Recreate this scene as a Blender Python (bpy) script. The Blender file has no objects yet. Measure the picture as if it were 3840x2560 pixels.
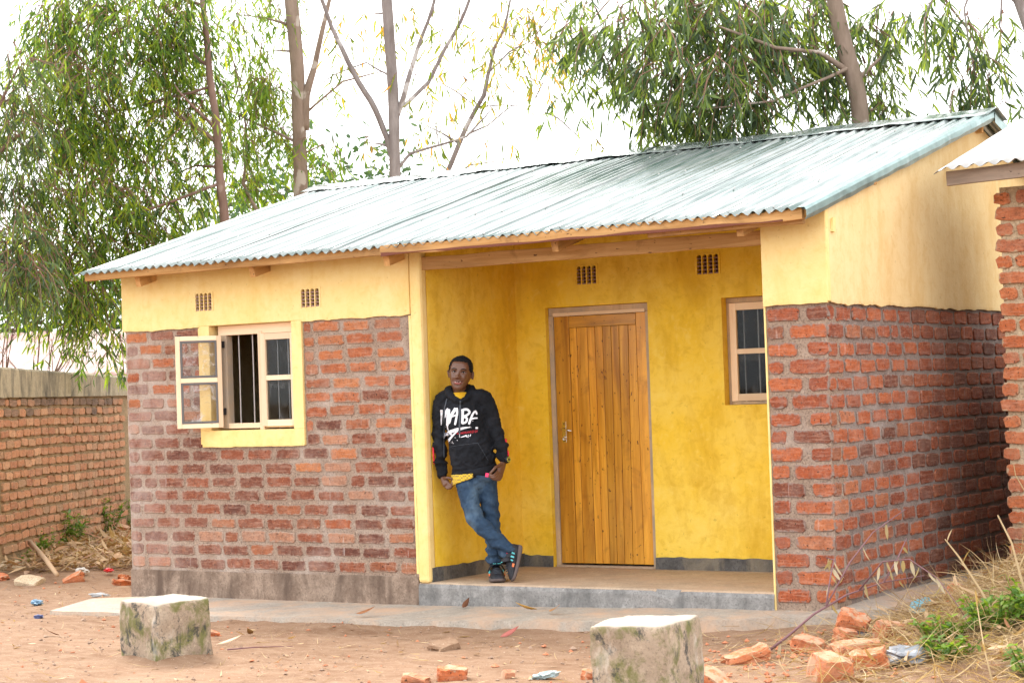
import bpy, bmesh, math, random
import numpy as np
from mathutils import Vector, Matrix, noise
from mathutils.bvhtree import BVHTree
R = math.radians
random.seed(7)
rng = np.random.default_rng(11)
scene = bpy.context.scene
COL = scene.collection

# ---------------------------------------------------------------- camera
cam_d = bpy.data.cameras.new('camera'); cam = bpy.data.objects.new('camera', cam_d); COL.objects.link(cam)
YAW, PITCH, ROLL = 0.572, 0.0256, -0.0339
cy_, sy_, cp_, sp_ = math.cos(YAW), math.sin(YAW), math.cos(PITCH), math.sin(PITCH)
fwd = Vector((-sy_*cp_, cy_*cp_, sp_)); rgt = Vector((cy_, sy_, 0)); upv = rgt.cross(fwd)
r2 = rgt*math.cos(ROLL)+upv*math.sin(ROLL); u2 = -rgt*math.sin(ROLL)+upv*math.cos(ROLL)
M = Matrix.Identity(4)
for i in range(3):
    M[i][0] = r2[i]; M[i][1] = u2[i]; M[i][2] = -fwd[i]
M[0][3], M[1][3], M[2][3] = 11.8389, -12.3067, 1.6075
cam.matrix_world = M
cam_d.sensor_width = 36; cam_d.lens = 7375.96/3840*36; cam_d.clip_end = 2000; cam_d.clip_start = .1
cam_d.dof.use_dof = True; cam_d.dof.focus_distance = 15.2; cam_d.dof.aperture_fstop = 8
scene.camera = cam

# ---------------------------------------------------------------- sky, sun, exposure
SUN_EL, SUN_AZ = R(46), R(302)          # azimuth measured clockwise from +Y
world = bpy.data.worlds.new('World'); scene.world = world; world.use_nodes = True
nt = world.node_tree; nt.nodes.clear()
sky = nt.nodes.new('ShaderNodeTexSky'); sky.sky_type = 'NISHITA'; sky.sun_disc = False
sky.sun_elevation = SUN_EL; sky.sun_rotation = SUN_AZ; sky.air_density = 1.0; sky.dust_density = 4.0; sky.ozone_density = 1.0
hs = nt.nodes.new('ShaderNodeHueSaturation'); hs.inputs['Saturation'].default_value = .12; hs.inputs['Value'].default_value = 1.0
mx = nt.nodes.new('ShaderNodeMixRGB'); mx.inputs[0].default_value = .6; mx.inputs[2].default_value = (11.5, 11.7, 12.0, 1)   # a bright even cloud layer
bg = nt.nodes.new('ShaderNodeBackground'); bg.inputs['Strength'].default_value = .1
wo = nt.nodes.new('ShaderNodeOutputWorld')
nt.links.new(sky.outputs[0], hs.inputs['Color']); nt.links.new(hs.outputs[0], mx.inputs[1]); nt.links.new(mx.outputs[0], bg.inputs['Color']); nt.links.new(bg.outputs[0], wo.inputs[0])
sd = bpy.data.lights.new('sun', 'SUN'); sd.energy = 1.5; sd.angle = R(24); sd.color = (1, .95, .87)
sun = bpy.data.objects.new('sun', sd); COL.objects.link(sun)
sdir = Vector((math.sin(SUN_AZ)*math.cos(SUN_EL), math.cos(SUN_AZ)*math.cos(SUN_EL), math.sin(SUN_EL)))
sun.rotation_euler = (-sdir).to_track_quat('-Z', 'Y').to_euler(); sun.location = (0, -10, 20)
scene.view_settings.view_transform = 'Standard'; scene.view_settings.look = 'None'
scene.view_settings.exposure = 1.78; scene.view_settings.gamma = 1
scene.render.engine = 'CYCLES'
scene.cycles.max_bounces = 8; scene.cycles.transparent_max_bounces = 12

# ---------------------------------------------------------------- helpers
def tag(o, label=None, cat=None, group=None, kind=None):
    if label: o['label'] = label
    if cat: o['category'] = cat
    if group: o['group'] = group
    if kind: o['kind'] = kind
    return o
def link(name, me, mat=None, parent=None, loc=None, rot=None, scale=None):
    o = bpy.data.objects.new(name, me); COL.objects.link(o)
    if mat and me and not me.materials: me.materials.append(mat)
    if parent: o.parent = parent
    if loc: o.location = loc
    if rot: o.rotation_euler = rot
    if scale: o.scale = scale
    return o
def empty(name, loc=(0, 0, 0), rz=0):
    o = bpy.data.objects.new(name, None); COL.objects.link(o); o.location = loc; o.rotation_euler = (0, 0, rz); o.empty_display_size = .1
    return o
class MB:
    def __init__(s): s.v = []; s.f = []
    def box(s, x0, x1, y0, y1, z0, z1, M=None, jit=0):
        b = len(s.v)
        for z in (z0, z1):
            for (x, y) in ((x0, y0), (x1, y0), (x1, y1), (x0, y1)):
                p = Vector((x, y, z))
                if jit: p += Vector((random.uniform(-jit, jit), random.uniform(-jit, jit), random.uniform(-jit, jit)))
                s.v.append(tuple(M @ p) if M else tuple(p))
        for q in ((0, 3, 2, 1), (4, 5, 6, 7), (0, 1, 5, 4), (1, 2, 6, 5), (2, 3, 7, 6), (3, 0, 4, 7)): s.f.append(tuple(b+i for i in q))
        return s
    def tube(s, pts, rad, n=8, cap=True, ref=None):
        """pts: list of 3D points; rad: list of r or (rx, ry); rings swept along the line"""
        pts = [Vector(p) for p in pts]; b = len(s.v); m = len(pts)
        ref = Vector(ref) if ref else None; prev = None
        for i, p in enumerate(pts):
            t = (pts[min(i+1, m-1)]-pts[max(i-1, 0)]).normalized()
            if prev is None:
                a = ref if ref else (Vector((1, 0, 0)) if abs(t.x) < .8 else Vector((0, 1, 0)))
            else: a = ref if ref else prev
            u = (a-t*a.dot(t)).normalized(); w = t.cross(u); prev = u
            r = rad[i] if isinstance(rad, (list, tuple)) else rad
            rx, ry = r if isinstance(r, (list, tuple)) else (r, r)
            for k in range(n):
                c = 2*math.pi*k/n
                s.v.append(tuple(p+u*rx*math.cos(c)+w*ry*math.sin(c)))
        for i in range(m-1):
            for k in range(n):
                s.f.append((b+i*n+k, b+i*n+(k+1) % n, b+(i+1)*n+(k+1) % n, b+(i+1)*n+k))
        if cap:
            s.f.append(tuple(b+k for k in reversed(range(n)))); s.f.append(tuple(b+(m-1)*n+k for k in range(n)))
        return s
    def prism(s, poly, z0, z1, M=None):
        """poly: list of (x, y) counter-clockwise; extruded z0..z1"""
        b = len(s.v); n = len(poly)
        for z in (z0, z1):
            for p in poly:
                q = Vector((p[0], p[1], z)); s.v.append(tuple(M @ q) if M else tuple(q))
        s.f.append(tuple(b+i for i in reversed(range(n)))); s.f.append(tuple(b+n+i for i in range(n)))
        for i in range(n): s.f.append((b+i, b+(i+1) % n, b+n+(i+1) % n, b+n+i))
        return s
    def mesh(s, name, smooth=False):
        me = bpy.data.meshes.new(name); me.from_pydata(s.v, [], s.f); me.update()
        if smooth: me.polygons.foreach_set('use_smooth', [True]*len(me.polygons))
        return me
    def build(s, name, mat, parent=None, smooth=False, bevel=0, **k):
        o = link(name, s.mesh(name, smooth), mat, parent, **k)
        if bevel:
            b = o.modifiers.new('bevel', 'BEVEL'); b.width = bevel; b.segments = 2; b.limit_method = 'ANGLE'; b.angle_limit = R(40)
        return o
def np_mesh(name, V, F, smooth=False):
    """V (n,3), F (m,k) constant polygon size"""
    me = bpy.data.meshes.new(name); m, k = F.shape
    me.vertices.add(len(V)); me.vertices.foreach_set('co', np.asarray(V, np.float32).ravel())
    me.loops.add(m*k); me.loops.foreach_set('vertex_index', F.astype(np.int32).ravel())
    me.polygons.add(m); me.polygons.foreach_set('loop_start', np.arange(0, m*k, k, dtype=np.int32)); me.polygons.foreach_set('loop_total', np.full(m, k, np.int32))
    if smooth: me.polygons.foreach_set('use_smooth', np.ones(m, bool))
    me.update(calc_edges=True); me.validate()
    return me
def smst(a, b, x):
    t = min(1, max(0, (x-a)/(b-a))); return t*t*(3-2*t)
def nz(x, y, z=0): return noise.noise(Vector((x, y, z)))

# ---------------------------------------------------------------- materials
class NT:
    def __init__(s, name):
        s.m = bpy.data.materials.new(name); s.m.use_nodes = True; s.t = s.m.node_tree; s.t.nodes.clear()
        s.out = s.t.nodes.new('ShaderNodeOutputMaterial')
    def n(s, typ, **kw):
        nd = s.t.nodes.new('ShaderNode'+typ)
        for k, v in kw.items():
            if k.startswith('_'): nd.inputs[int(k[1:])].default_value = v
            else: setattr(nd, k, v)
        return nd
    def l(s, a, b): s.t.links.new(a, b)
    def pos(s, scale=(1, 1, 1), obj=False, perobj=False):
        tc = s.n('TexCoord'); mp = s.n('Mapping'); mp.inputs['Scale'].default_value = scale
        if obj: s.l(tc.outputs['Object'], mp.inputs[0])
        else:
            g = s.n('NewGeometry'); s.l(g.outputs['Position'], mp.inputs[0])
        if perobj:
            oi = s.n('ObjectInfo'); ml = s.n('Math', operation='MULTIPLY', _1=37.0); s.l(oi.outputs['Random'], ml.inputs[0])
            cb = s.n('CombineXYZ'); s.l(ml.outputs[0], cb.inputs[0]); s.l(ml.outputs[0], cb.inputs[2]); s.l(cb.outputs[0], mp.inputs['Location'])
        return mp.outputs[0]
    def noise(s, vec, scale, detail=4, rough=.55, dist=0):
        nd = s.n('TexNoise'); nd.inputs['Scale'].default_value = scale; nd.inputs['Detail'].default_value = detail
        nd.inputs['Roughness'].default_value = rough; nd.inputs['Distortion'].default_value = dist; s.l(vec, nd.inputs['Vector']); return nd.outputs[0]
    def ramp(s, fac, stops, interp='LINEAR'):
        r = s.n('ValToRGB'); r.color_ramp.interpolation = interp; e = r.color_ramp.elements
        while len(e) < len(stops): e.new(.5)
        for el, (p, c) in zip(e, stops):
            el.position = p; el.color = (c, c, c, 1) if not isinstance(c, tuple) else (*c, 1)
        if fac is not None: s.l(fac, r.inputs[0])
        return r.outputs[0]
    def mix(s, fac, a, b, mode='MIX'):
        m = s.n('MixRGB', blend_type=mode)
        for i, x in ((0, fac), (1, a), (2, b)):
            if isinstance(x, (int, float)): m.inputs[i].default_value = x if i == 0 else (x, x, x, 1)
            elif isinstance(x, tuple): m.inputs[i].default_value = (*x, 1)
            else: s.l(x, m.inputs[i])
        return m.outputs[0]
    def math(s, op, a, b=None, clamp=False):
        m = s.n('Math', operation=op, use_clamp=clamp)
        for i, x in ((0, a), (1, b)):
            if x is None: continue
            if isinstance(x, (int, float)): m.inputs[i].default_value = x
            else: s.l(x, m.inputs[i])
        return m.outputs[0]
    def bump(s, h, strength=.5, dist=.01, prev=None):
        b = s.n('Bump'); b.inputs['Strength'].default_value = strength; b.inputs['Distance'].default_value = dist; s.l(h, b.inputs['Height'])
        if prev is not None: s.l(prev, b.inputs['Normal'])
        return b.outputs[0]
    def pbr(s, col, rough=.8, normal=None, metal=0, spec=.4, **kw):
        p = s.n('BsdfPrincipled')
        for nm, x in (('Base Color', col), ('Roughness', rough), ('Metallic', metal)):
            if isinstance(x, tuple): p.inputs[nm].default_value = (*x, 1)
            elif isinstance(x, (int, float)): p.inputs[nm].default_value = x
            else: s.l(x, p.inputs[nm])
        p.inputs['Specular IOR Level'].default_value = spec
        for k, v in kw.items(): p.inputs[k].default_value = v
        if normal is not None: s.l(normal, p.inputs['Normal'])
        s.l(p.outputs[0], s.out.inputs[0]); s.p = p
        return s.m

def m_plain(name, col, rough=.6, var=.12, metal=0, spec=.4, scale=25):
    t = NT(name); v = t.pos(obj=True); f = t.noise(v, scale)
    c = t.mix(f, tuple(x*(1-var) for x in col), tuple(min(1, x*(1+var)) for x in col))
    return t.pbr(c, rough, t.bump(t.noise(v, scale*4), .15, .002), metal, spec)

def m_plaster(name, base, stain, light, amt=.5, rough=.9, rough_low=False):
    t = NT(name); p = t.pos()
    big = t.noise(p, 1.3, 5, .6); mid = t.noise(t.pos((1, 1, .35)), 4.0, 5, .65, .4); fine = t.noise(p, 60, 3)
    c = t.mix(t.ramp(big, [(.38, 0.), (.68, amt)]), base, light)
    c = t.mix(t.ramp(mid, [(.48, 0.), (.74, amt)]), c, stain)
    drip = t.noise(t.pos((1, 1, .06)), 9, 4, .6); c = t.mix(t.ramp(drip, [(.55, 0.), (.8, amt*.35)]), c, stain)
    blot = t.noise(p, 11, 5, .7, .6); c = t.mix(t.ramp(blot, [(.5, 0.), (.66, amt*.5)]), c, stain); c = t.mix(t.ramp(blot, [(.3, amt*.6), (.44, 0.)]), c, light)
    spot = t.noise(p, 26, 2); c = t.mix(t.ramp(spot, [(.70, 0.), (.75, .28)]), c, tuple(x*.45 for x in stain))
    nrm = t.bump(mid, .35, .012); nrm = t.bump(fine, .35, .0025, nrm)
    lump = t.noise(p, 22, 4, .7); nrm = t.bump(lump, .55, .008, nrm)
    return t.pbr(c, rough, nrm, spec=.25)

def lime_mask(t):          # lime bloom along the left end of the front wall, and a splash below the window
    sp = t.n('SeparateXYZ'); t.l(t.n('NewGeometry').outputs['Position'], sp.inputs[0]); n_ = t.noise(t.pos((1, 1, .5)), 3.2, 5, .7, .6)
    left = t.math('MULTIPLY', t.ramp(sp.outputs[0], [(.05, 1.), (.7, .0)]), .5)
    return t.math('MULTIPLY', left, t.ramp(n_, [(.40, 0.), (.60, 1.)]), True)
def m_brick(name, stops, mortar, smear=.22, white=.0, rough=.9, island=False, lime=False):
    """colour per brick by Object Random, mottling inside, mortar smeared over the worn edges"""
    t = NT(name); oi = t.n('ObjectInfo'); p = t.pos(perobj=True); pw = t.pos()
    rnd = t.n('NewGeometry').outputs['Random Per Island'] if island else oi.outputs['Random']
    base = t.ramp(rnd, stops)
    n1 = t.noise(p, 14, 5, .65, .3); n2 = t.noise(p, 70, 4, .6)
    dark = t.mix(.62, base, (.08, .035, .025)); lite = t.mix(.45, base, (.72, .36, .2))
    c = t.mix(t.ramp(n1, [(.32, .75), (.5, 0.)]), base, dark); c = t.mix(t.ramp(n1, [(.55, 0.), (.8, .8)]), c, lite)
    c = t.mix(t.ramp(n2, [(.54, 0.), (.66, .75)]), c, dark); c = t.mix(t.ramp(n2, [(.32, .55), (.43, 0.)]), c, lite)
    wipe = t.noise(t.pos((7, 7, 60), perobj=True), 1.0, 4, .7, .5); c = t.mix(t.ramp(wipe, [(.5, 0.), (.68, .5)]), c, t.mix(.55, base, (.62, .40, .30)))
    pit = t.noise(p, 48, 2, .5); c = t.mix(t.ramp(pit, [(.67, 0.), (.70, .9)]), c, (.035, .02, .015))
    tc = t.n('TexCoord'); sp = t.n('SeparateXYZ'); t.l(tc.outputs['Generated'], sp.inputs[0])
    def edge(o, k):
        a = t.math('SUBTRACT', 1.0, o); return t.math('MULTIPLY', t.math('MINIMUM', o, a), k)
    d = t.math('MINIMUM', edge(sp.outputs[0], 2.4), edge(sp.outputs[2], 1.0))
    d = t.math('ADD', d, t.math('MULTIPLY', t.math('SUBTRACT', t.noise(p, 15, 5, .75), .5), 1.0))
    mask = t.ramp(d, [(max(0, smear-.13), 1.), (smear+.04, 0.)])
    # film of lime and old mortar in big patches across the wall
    haze_ = t.ramp(t.noise(pw, 9, 5, .75, .4), [(.48, 0.), (.68, .5)]); c = t.mix(haze_, c, t.mix(.35, mortar, base))
    film = t.ramp(t.noise(pw, 1.6, 5, .7, .5), [(.54, 0.), (.76, white)])
    c = t.mix(film, c, (.50, .36, .30))
    drip = t.ramp(t.noise(t.pos((1, 1, .09)), 20, 3, .6), [(.66, 0.), (.74, white*.8)]); c = t.mix(drip, c, (.72, .66, .62))
    if lime: c = t.mix(lime_mask(t), c, (.52, .42, .37))
    if not island: c = t.mix(mask, c, mortar)
    nrm = t.bump(n2, .5, .004); nrm = t.bump(t.noise(p, 25, 4, .7), .5, .008, nrm)
    return t.pbr(c, rough, nrm, spec=.2)

def m_mortar(name, a, b, white=.0, scale=6, lime=False):
    t = NT(name); p = t.pos(); f = t.noise(p, scale, 6, .7)
    c = t.mix(t.ramp(f, [(.3, 0.), (.7, 1.)]), a, b)
    c = t.mix(t.ramp(t.noise(p, 75, 3, .6), [(.5, 0.), (.68, .75)]), c, tuple(x*.45 for x in a)); c = t.mix(t.ramp(t.noise(p, 60, 3, .6), [(.56, 0.), (.70, .5)]), c, tuple(min(1, x*1.5) for x in b))
    film = t.ramp(t.noise(p, 1.6, 5, .7, .5), [(.5, 0.), (.72, white)]); c = t.mix(film, c, (.62, .56, .52))
    if lime: c = t.mix(lime_mask(t), c, (.58, .50, .45))
    nrm = t.bump(t.noise(p, 30, 5, .7), .6, .012); nrm = t.bump(t.noise(p, 160, 3), .5, .003, nrm)
    return t.pbr(c, .95, nrm, spec=.15)

def m_concrete(name, a, b, stain=None, stain_amt=.0, soil=0, moss_lit_top=False, scale=4, rough=.85):
    t = NT(name); p = t.pos(); f = t.noise(p, scale, 6, .68, .2)
    c = t.mix(t.ramp(f, [(.3, 0.), (.7, 1.)]), a, b)
    c = t.mix(t.ramp(t.noise(p, 65, 4, .7), [(.5, 0.), (.68, .6)]), c, tuple(x*.5 for x in a)); c = t.mix(t.ramp(t.noise(p, 22, 4, .7), [(.55, 0.), (.72, .5)]), c, tuple(min(1, x*1.35) for x in b))
    if stain: c = t.mix(t.ramp(t.noise(t.pos((1, 1, .28)), 5, 5, .65, .4), [(.46, 0.), (.66, stain_amt)]), c, stain)
    if moss_lit_top:
        c = t.mix(t.ramp(t.noise(t.pos((1, 1, .9)), 6, 6, .7, .3), [(.47, 0.), (.60, .85)]), c, (.12, .125, .03))
        c = t.mix(t.ramp(t.noise(t.pos((1, 1, .85)), 8, 6, .75, .5), [(.54, 0.), (.62, .9)]), c, (.05, .05, .045))
        c = t.mix(t.ramp(t.noise(t.pos((1, 1, .35)), 7.1, 4, .6), [(.56, 0.), (.7, .55)]), c, (.62, .58, .52))
        g = t.n('NewGeometry'); sp = t.n('SeparateXYZ'); t.l(g.outputs['Normal'], sp.inputs[0])
        c = t.mix(t.ramp(sp.outputs[2], [(.55, 0.), (.85, 1.)]), c, t.mix(t.noise(p, 6), (.27, .215, .16), (.40, .35, .29)))  # upward faces painted pale, the bright light on top put into colour
    if soil:
        c = t.mix(t.ramp(t.noise(p, 2.2, 6, .7, .5), [(.45, 0.), (.66, soil)]), c, (.50, .33, .22))
    nrm = t.bump(f, .4, .015); nrm = t.bump(t.noise(p, 70, 5, .7), .5, .004, nrm)
    return t.pbr(c, rough, nrm, spec=.3)

def m_wood(name, a, b, axis=0, dark=(.08, .04, .02), rough=.7, knots=.3, scale=1.0, grey=None, spec=.3):
    """axis: the direction the grain runs, in object space"""
    t = NT(name); sc = [15*scale]*3; sc[axis] = 1.1*scale
    p = t.pos(tuple(sc), obj=True, perobj=True); p2 = t.pos(tuple(x*.25 for x in sc), obj=True, perobj=True); p3 = t.pos((1, 1, 1), obj=True, perobj=True)
    g = t.noise(p, 1.2, 5, .65, .6); w = t.noise(p2, 1.5, 4, .6, .8)
    oi = t.n('ObjectInfo'); hs_ = t.n('HueSaturation'); v = t.math('ADD', t.math('MULTIPLY', oi.outputs['Random'], .45), .78); t.l(v, hs_.inputs['Value'])
    c = t.mix(t.ramp(g, [(.3, 0.), (.7, 1.)]), a, b); t.l(c, hs_.inputs['Color']); c = hs_.outputs[0]
    c = t.mix(t.ramp(w, [(.52, 0.), (.75, knots)]), c, dark)
    c = t.mix(t.ramp(t.noise(p3, 3.2, 5, .65, .6), [(.56, 0.), (.74, knots*.9)]), c, tuple(x*1.6 for x in dark))
    spk = t.noise(t.pos((1, 1, .5) if axis == 2 else (.5, 1, 1), obj=True, perobj=True), 42, 2, .5); c = t.mix(t.ramp(spk, [(.68, 0.), (.73, knots*1.6 if knots < .6 else 1.)]), c, dark)
    if grey: c = t.mix(t.ramp(t.noise(p3, 3, 5, .7), [(.4, 0.), (.65, .8)]), c, grey)
    nrm = t.bump(g, .4, .003)
    return t.pbr(c, rough, nrm, spec=spec)

def m_leaf(name, stops, trans=.45, rough=.45):
    t = NT(name); g = t.n('NewGeometry'); p = t.pos()
    r = t.math('ADD', t.math('MULTIPLY', g.outputs['Random Per Island'], .75), t.math('MULTIPLY', t.noise(p, 1.1, 3), .25))
    c = t.ramp(r, stops)
    pb = t.n('BsdfPrincipled'); pb.inputs['Roughness'].default_value = rough; pb.inputs['Specular IOR Level'].default_value = .35; t.l(c, pb.inputs['Base Color'])
    tr = t.n('BsdfTranslucent'); t.l(t.mix(1.0, c, (1.9, 1.75, .75), 'MULTIPLY'), tr.inputs[0])
    ms = t.n('MixShader'); ms.inputs[0].default_value = trans; t.l(pb.outputs[0], ms.inputs[1]); t.l(tr.outputs[0], ms.inputs[2]); t.l(ms.outputs[0], t.out.inputs[0])
    return t.m

def m_glass(name, tint=(.9, .93, .92), dirt=.12):
    t = NT(name); p = t.pos(obj=True)
    fr = t.n('Fresnel'); fr.inputs['IOR'].default_value = 1.22
    tr = t.n('BsdfTransparent'); tr.inputs[0].default_value = (*tint, 1)
    gl = t.n('BsdfGlossy'); gl.inputs['Roughness'].default_value = .03
    ms = t.n('MixShader'); t.l(t.math('MULTIPLY', fr.outputs[0], 1.2, True), ms.inputs[0]); t.l(tr.outputs[0], ms.inputs[1]); t.l(gl.outputs[0], ms.inputs[2])
    df = t.n('BsdfDiffuse'); df.inputs[0].default_value = (.75, .74, .74, 1)
    m2 = t.n('MixShader'); a = t.ramp(t.noise(p, 9, 4, .6, 1.2), [(.5, 0.), (.8, dirt*2)]); b = t.ramp(t.noise(p, 130, 1), [(.74, 0.), (.78, .8)])
    t.l(t.math('MAXIMUM', a, t.math('MULTIPLY', b, dirt*4)), m2.inputs[0]); t.l(ms.outputs[0], m2.inputs[1]); t.l(df.outputs[0], m2.inputs[2]); t.l(m2.outputs[0], t.out.inputs[0])
    return t.m

MAT = {}
MAT['cream'] = m_plaster('cream_paint', (.83, .62, .255), (.72, .44, .10), (.88, .71, .38), .5)
MAT['cream_side'] = m_plaster('cream_paint_weathered', (.78, .58, .285), (.64, .38, .11), (.82, .65, .36), .55)
MAT['yellow'] = m_plaster('yellow_paint', (.86, .56, .042), (.60, .33, .015), (.91, .69, .17), .7)
MAT['mortar'] = m_mortar('mortar_brown', (.235, .165, .122), (.37, .275, .21), .35, lime=True)
MAT['mortar_dark'] = m_mortar('mortar_grey', (.19, .145, .125), (.30, .24, .205), .35)
MAT['mortar_sand'] = m_mortar('mortar_sandy', (.42, .31, .20), (.55, .44, .31))
MAT['mortar_moss'] = m_mortar('mortar_old', (.22, .16, .09), (.38, .27, .16))
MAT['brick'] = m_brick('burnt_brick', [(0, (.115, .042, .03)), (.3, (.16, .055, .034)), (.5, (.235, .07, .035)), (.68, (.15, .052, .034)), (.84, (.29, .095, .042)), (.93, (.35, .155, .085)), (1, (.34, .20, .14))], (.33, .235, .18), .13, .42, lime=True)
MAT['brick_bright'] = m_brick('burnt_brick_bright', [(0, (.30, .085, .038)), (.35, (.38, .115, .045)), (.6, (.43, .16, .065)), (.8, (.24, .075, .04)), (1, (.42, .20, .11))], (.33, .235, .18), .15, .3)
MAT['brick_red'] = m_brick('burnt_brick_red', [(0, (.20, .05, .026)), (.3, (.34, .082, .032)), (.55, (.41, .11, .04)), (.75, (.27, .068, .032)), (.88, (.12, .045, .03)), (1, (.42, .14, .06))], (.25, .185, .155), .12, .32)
MAT['brick_red_far'] = m_brick('burnt_brick_red_far', [(0, (.16, .042, .022)), (.3, (.26, .065, .028)), (.6, (.31, .085, .034)), (.8, (.10, .038, .026)), (1, (.26, .08, .04))], (.25, .185, .155), .12, .2, island=True)  # far bricks in darker stops, the alley's shade put into their colour
MAT['brick_pale'] = m_brick('weathered_brick', [(0, (.40, .19, .10)), (.35, (.48, .23, .12)), (.6, (.37, .165, .09)), (.85, (.54, .30, .17)), (1, (.34, .21, .125))], (.30, .19, .11), .1, .12)
MAT['brick_pale_dark'] = m_brick('weathered_brick_dark', [(0, (.10, .075, .06)), (.5, (.2, .13, .09)), (1, (.4, .22, .13))], (.2, .15, .1), .1, .1)
MAT['brick_orange'] = m_brick('orange_brick', [(0, (.42, .115, .045)), (.5, (.50, .155, .06)), (1, (.40, .14, .075))], (.45, .33, .22), .06, .1)
MAT['rubble'] = m_brick('rubble_brick', [(0, (.46, .12, .04)), (.5, (.52, .17, .07)), (1, (.46, .19, .10))], (.45, .28, .18), .05, .1)
MAT['plinth'] = m_concrete('plinth_render', (.17, .115, .083), (.36, .27, .205), (.10, .066, .048), .9, scale=6)
MAT['concrete'] = m_concrete('grey_concrete', (.165, .16, .152), (.34, .325, .31), (.10, .098, .095), .7, scale=7)
MAT['skirt'] = m_concrete('dark_cement_skirting', (.06, .057, .055), (.14, .135, .13), (.34, .28, .19), .5, scale=9)
MAT['porch'] = m_concrete('porch_floor', (.34, .25, .175), (.50, .38, .27), None, 0, .5)
MAT['apron'] = m_concrete('apron_concrete', (.29, .25, .205), (.41, .355, .295), None, 0, .85)
MAT['block'] = m_concrete('mossy_block', (.25, .185, .13), (.45, .355, .26), None, 0, 0, True)
MAT['coping'] = m_concrete('stained_coping', (.30, .255, .17), (.43, .37, .26), (.06, .055, .045), .9)
MAT['wood'] = m_wood('rough_sawn_wood', (.36, .18, .055), (.60, .36, .15), 0, (.09, .04, .018), .85, .75)
MAT['wood_y'] = m_wood('rough_sawn_rafter', (.46, .27, .13), (.62, .40, .21), 1, (.14, .07, .035), .8, .45)
MAT['bark_edge'] = m_plain('wane_bark', (.15, .05, .03), .9)
MAT['wood_pale'] = m_wood('pale_frame_wood', (.74, .54, .35), (.82, .64, .45), 2, (.4, .24, .13), .7, .2)
MAT['wood_pale_x'] = m_wood('pale_frame_wood_rail', (.74, .54, .35), (.82, .64, .45), 0, (.4, .24, .13), .7, .2)
MAT['wood_grey'] = m_wood('weathered_wood', (.20, .15, .115), (.34, .26, .20), 0, (.07, .05, .04), .9, .5)
MAT['wood_frame'] = m_wood('door_frame_wood', (.46, .33, .20), (.62, .44, .27), 2, (.2, .13, .1), .85, .3, grey=(.34, .29, .24))
MAT['door'] = m_wood('varnished_plank', (.48, .185, .012), (.80, .40, .045), 2, (.13, .042, .008), .32, .7, spec=.5)
MAT['door_x'] = m_wood('varnished_rail', (.50, .205, .018), (.76, .38, .05), 0, (.12, .045, .01), .32, .7, spec=.5)
MAT['putty'] = m_plain('grey_putty', (.13, .125, .125), .7)
MAT['steel'] = m_plain('rebar_steel', (.42, .40, .39), .45, .3, .6, scale=60)
MAT['chrome'] = m_plain('chrome', (.75, .74, .72), .12, .05, 1.0)
MAT['black_metal'] = m_plain('black_hinge', (.02, .02, .025), .35, .2, .2)
MAT['louvre'] = m_plain('clay_louvre', (.30, .18, .165), .9, .3)
MAT['vent_dark'] = m_plain('clay_vent_inside', (.16, .075, .075), .95, .4, spec=.05)
MAT['glass'] = m_glass('window_glass', (.8, .82, .82), .035)
MAT['glass_smear'] = m_glass('smeared_glass', (.95, .95, .95), .22)
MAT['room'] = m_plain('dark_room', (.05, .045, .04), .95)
MAT['blue_plastic'] = m_plain('blue_plastic', (.01, .07, .45), .4)

def m_roof():
    t = NT('green_roof_sheet'); p = t.pos(); g = t.noise(p, 2.2, 4, .6); oi = t.n('ObjectInfo')
    c = t.mix(g, (.12, .155, .142), (.21, .245, .23)); c = t.mix(t.math('MULTIPLY', oi.outputs['Random'], .3), c, (.42, .46, .45))
    stk = t.noise(t.pos((1, .03, .03)), 26, 3, .6); c = t.mix(t.ramp(stk, [(.50, 0.), (.62, .75)]), c, (.055, .105, .09)); c = t.mix(t.ramp(stk, [(.34, .7), (.46, 0.)]), c, (.36, .38, .365))  # weather streaks that also paint the ribs' bright and dark light bands
    dust = t.ramp(t.noise(t.pos((1, .25, 1)), 5, 5, .65), [(.48, 0.), (.75, .55)]); c = t.mix(dust, c, (.38, .385, .365))
    spot = t.ramp(t.noise(p, 30, 2), [(.74, 0.), (.78, .6)]); c = t.mix(spot, c, (.25, .16, .1))
    rg = t.ramp(t.noise(p, 6, 4), [(.3, .07), (.7, .20)])
    nrm = t.bump(t.noise(t.pos((1, .35, 1)), 7, 3), .15, .008)
    return t.pbr(c, rg, nrm, metal=.2, spec=1.0)
MAT['roof'] = m_roof()
MAT['roof_flash'] = m_plain('green_flashing', (.20, .29, .275), .3, .5, .5, .8, 9)
MAT['galv'] = m_plain('old_roof_sheet', (.36, .345, .325), .45, .2, .4, .5, 5)
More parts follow.
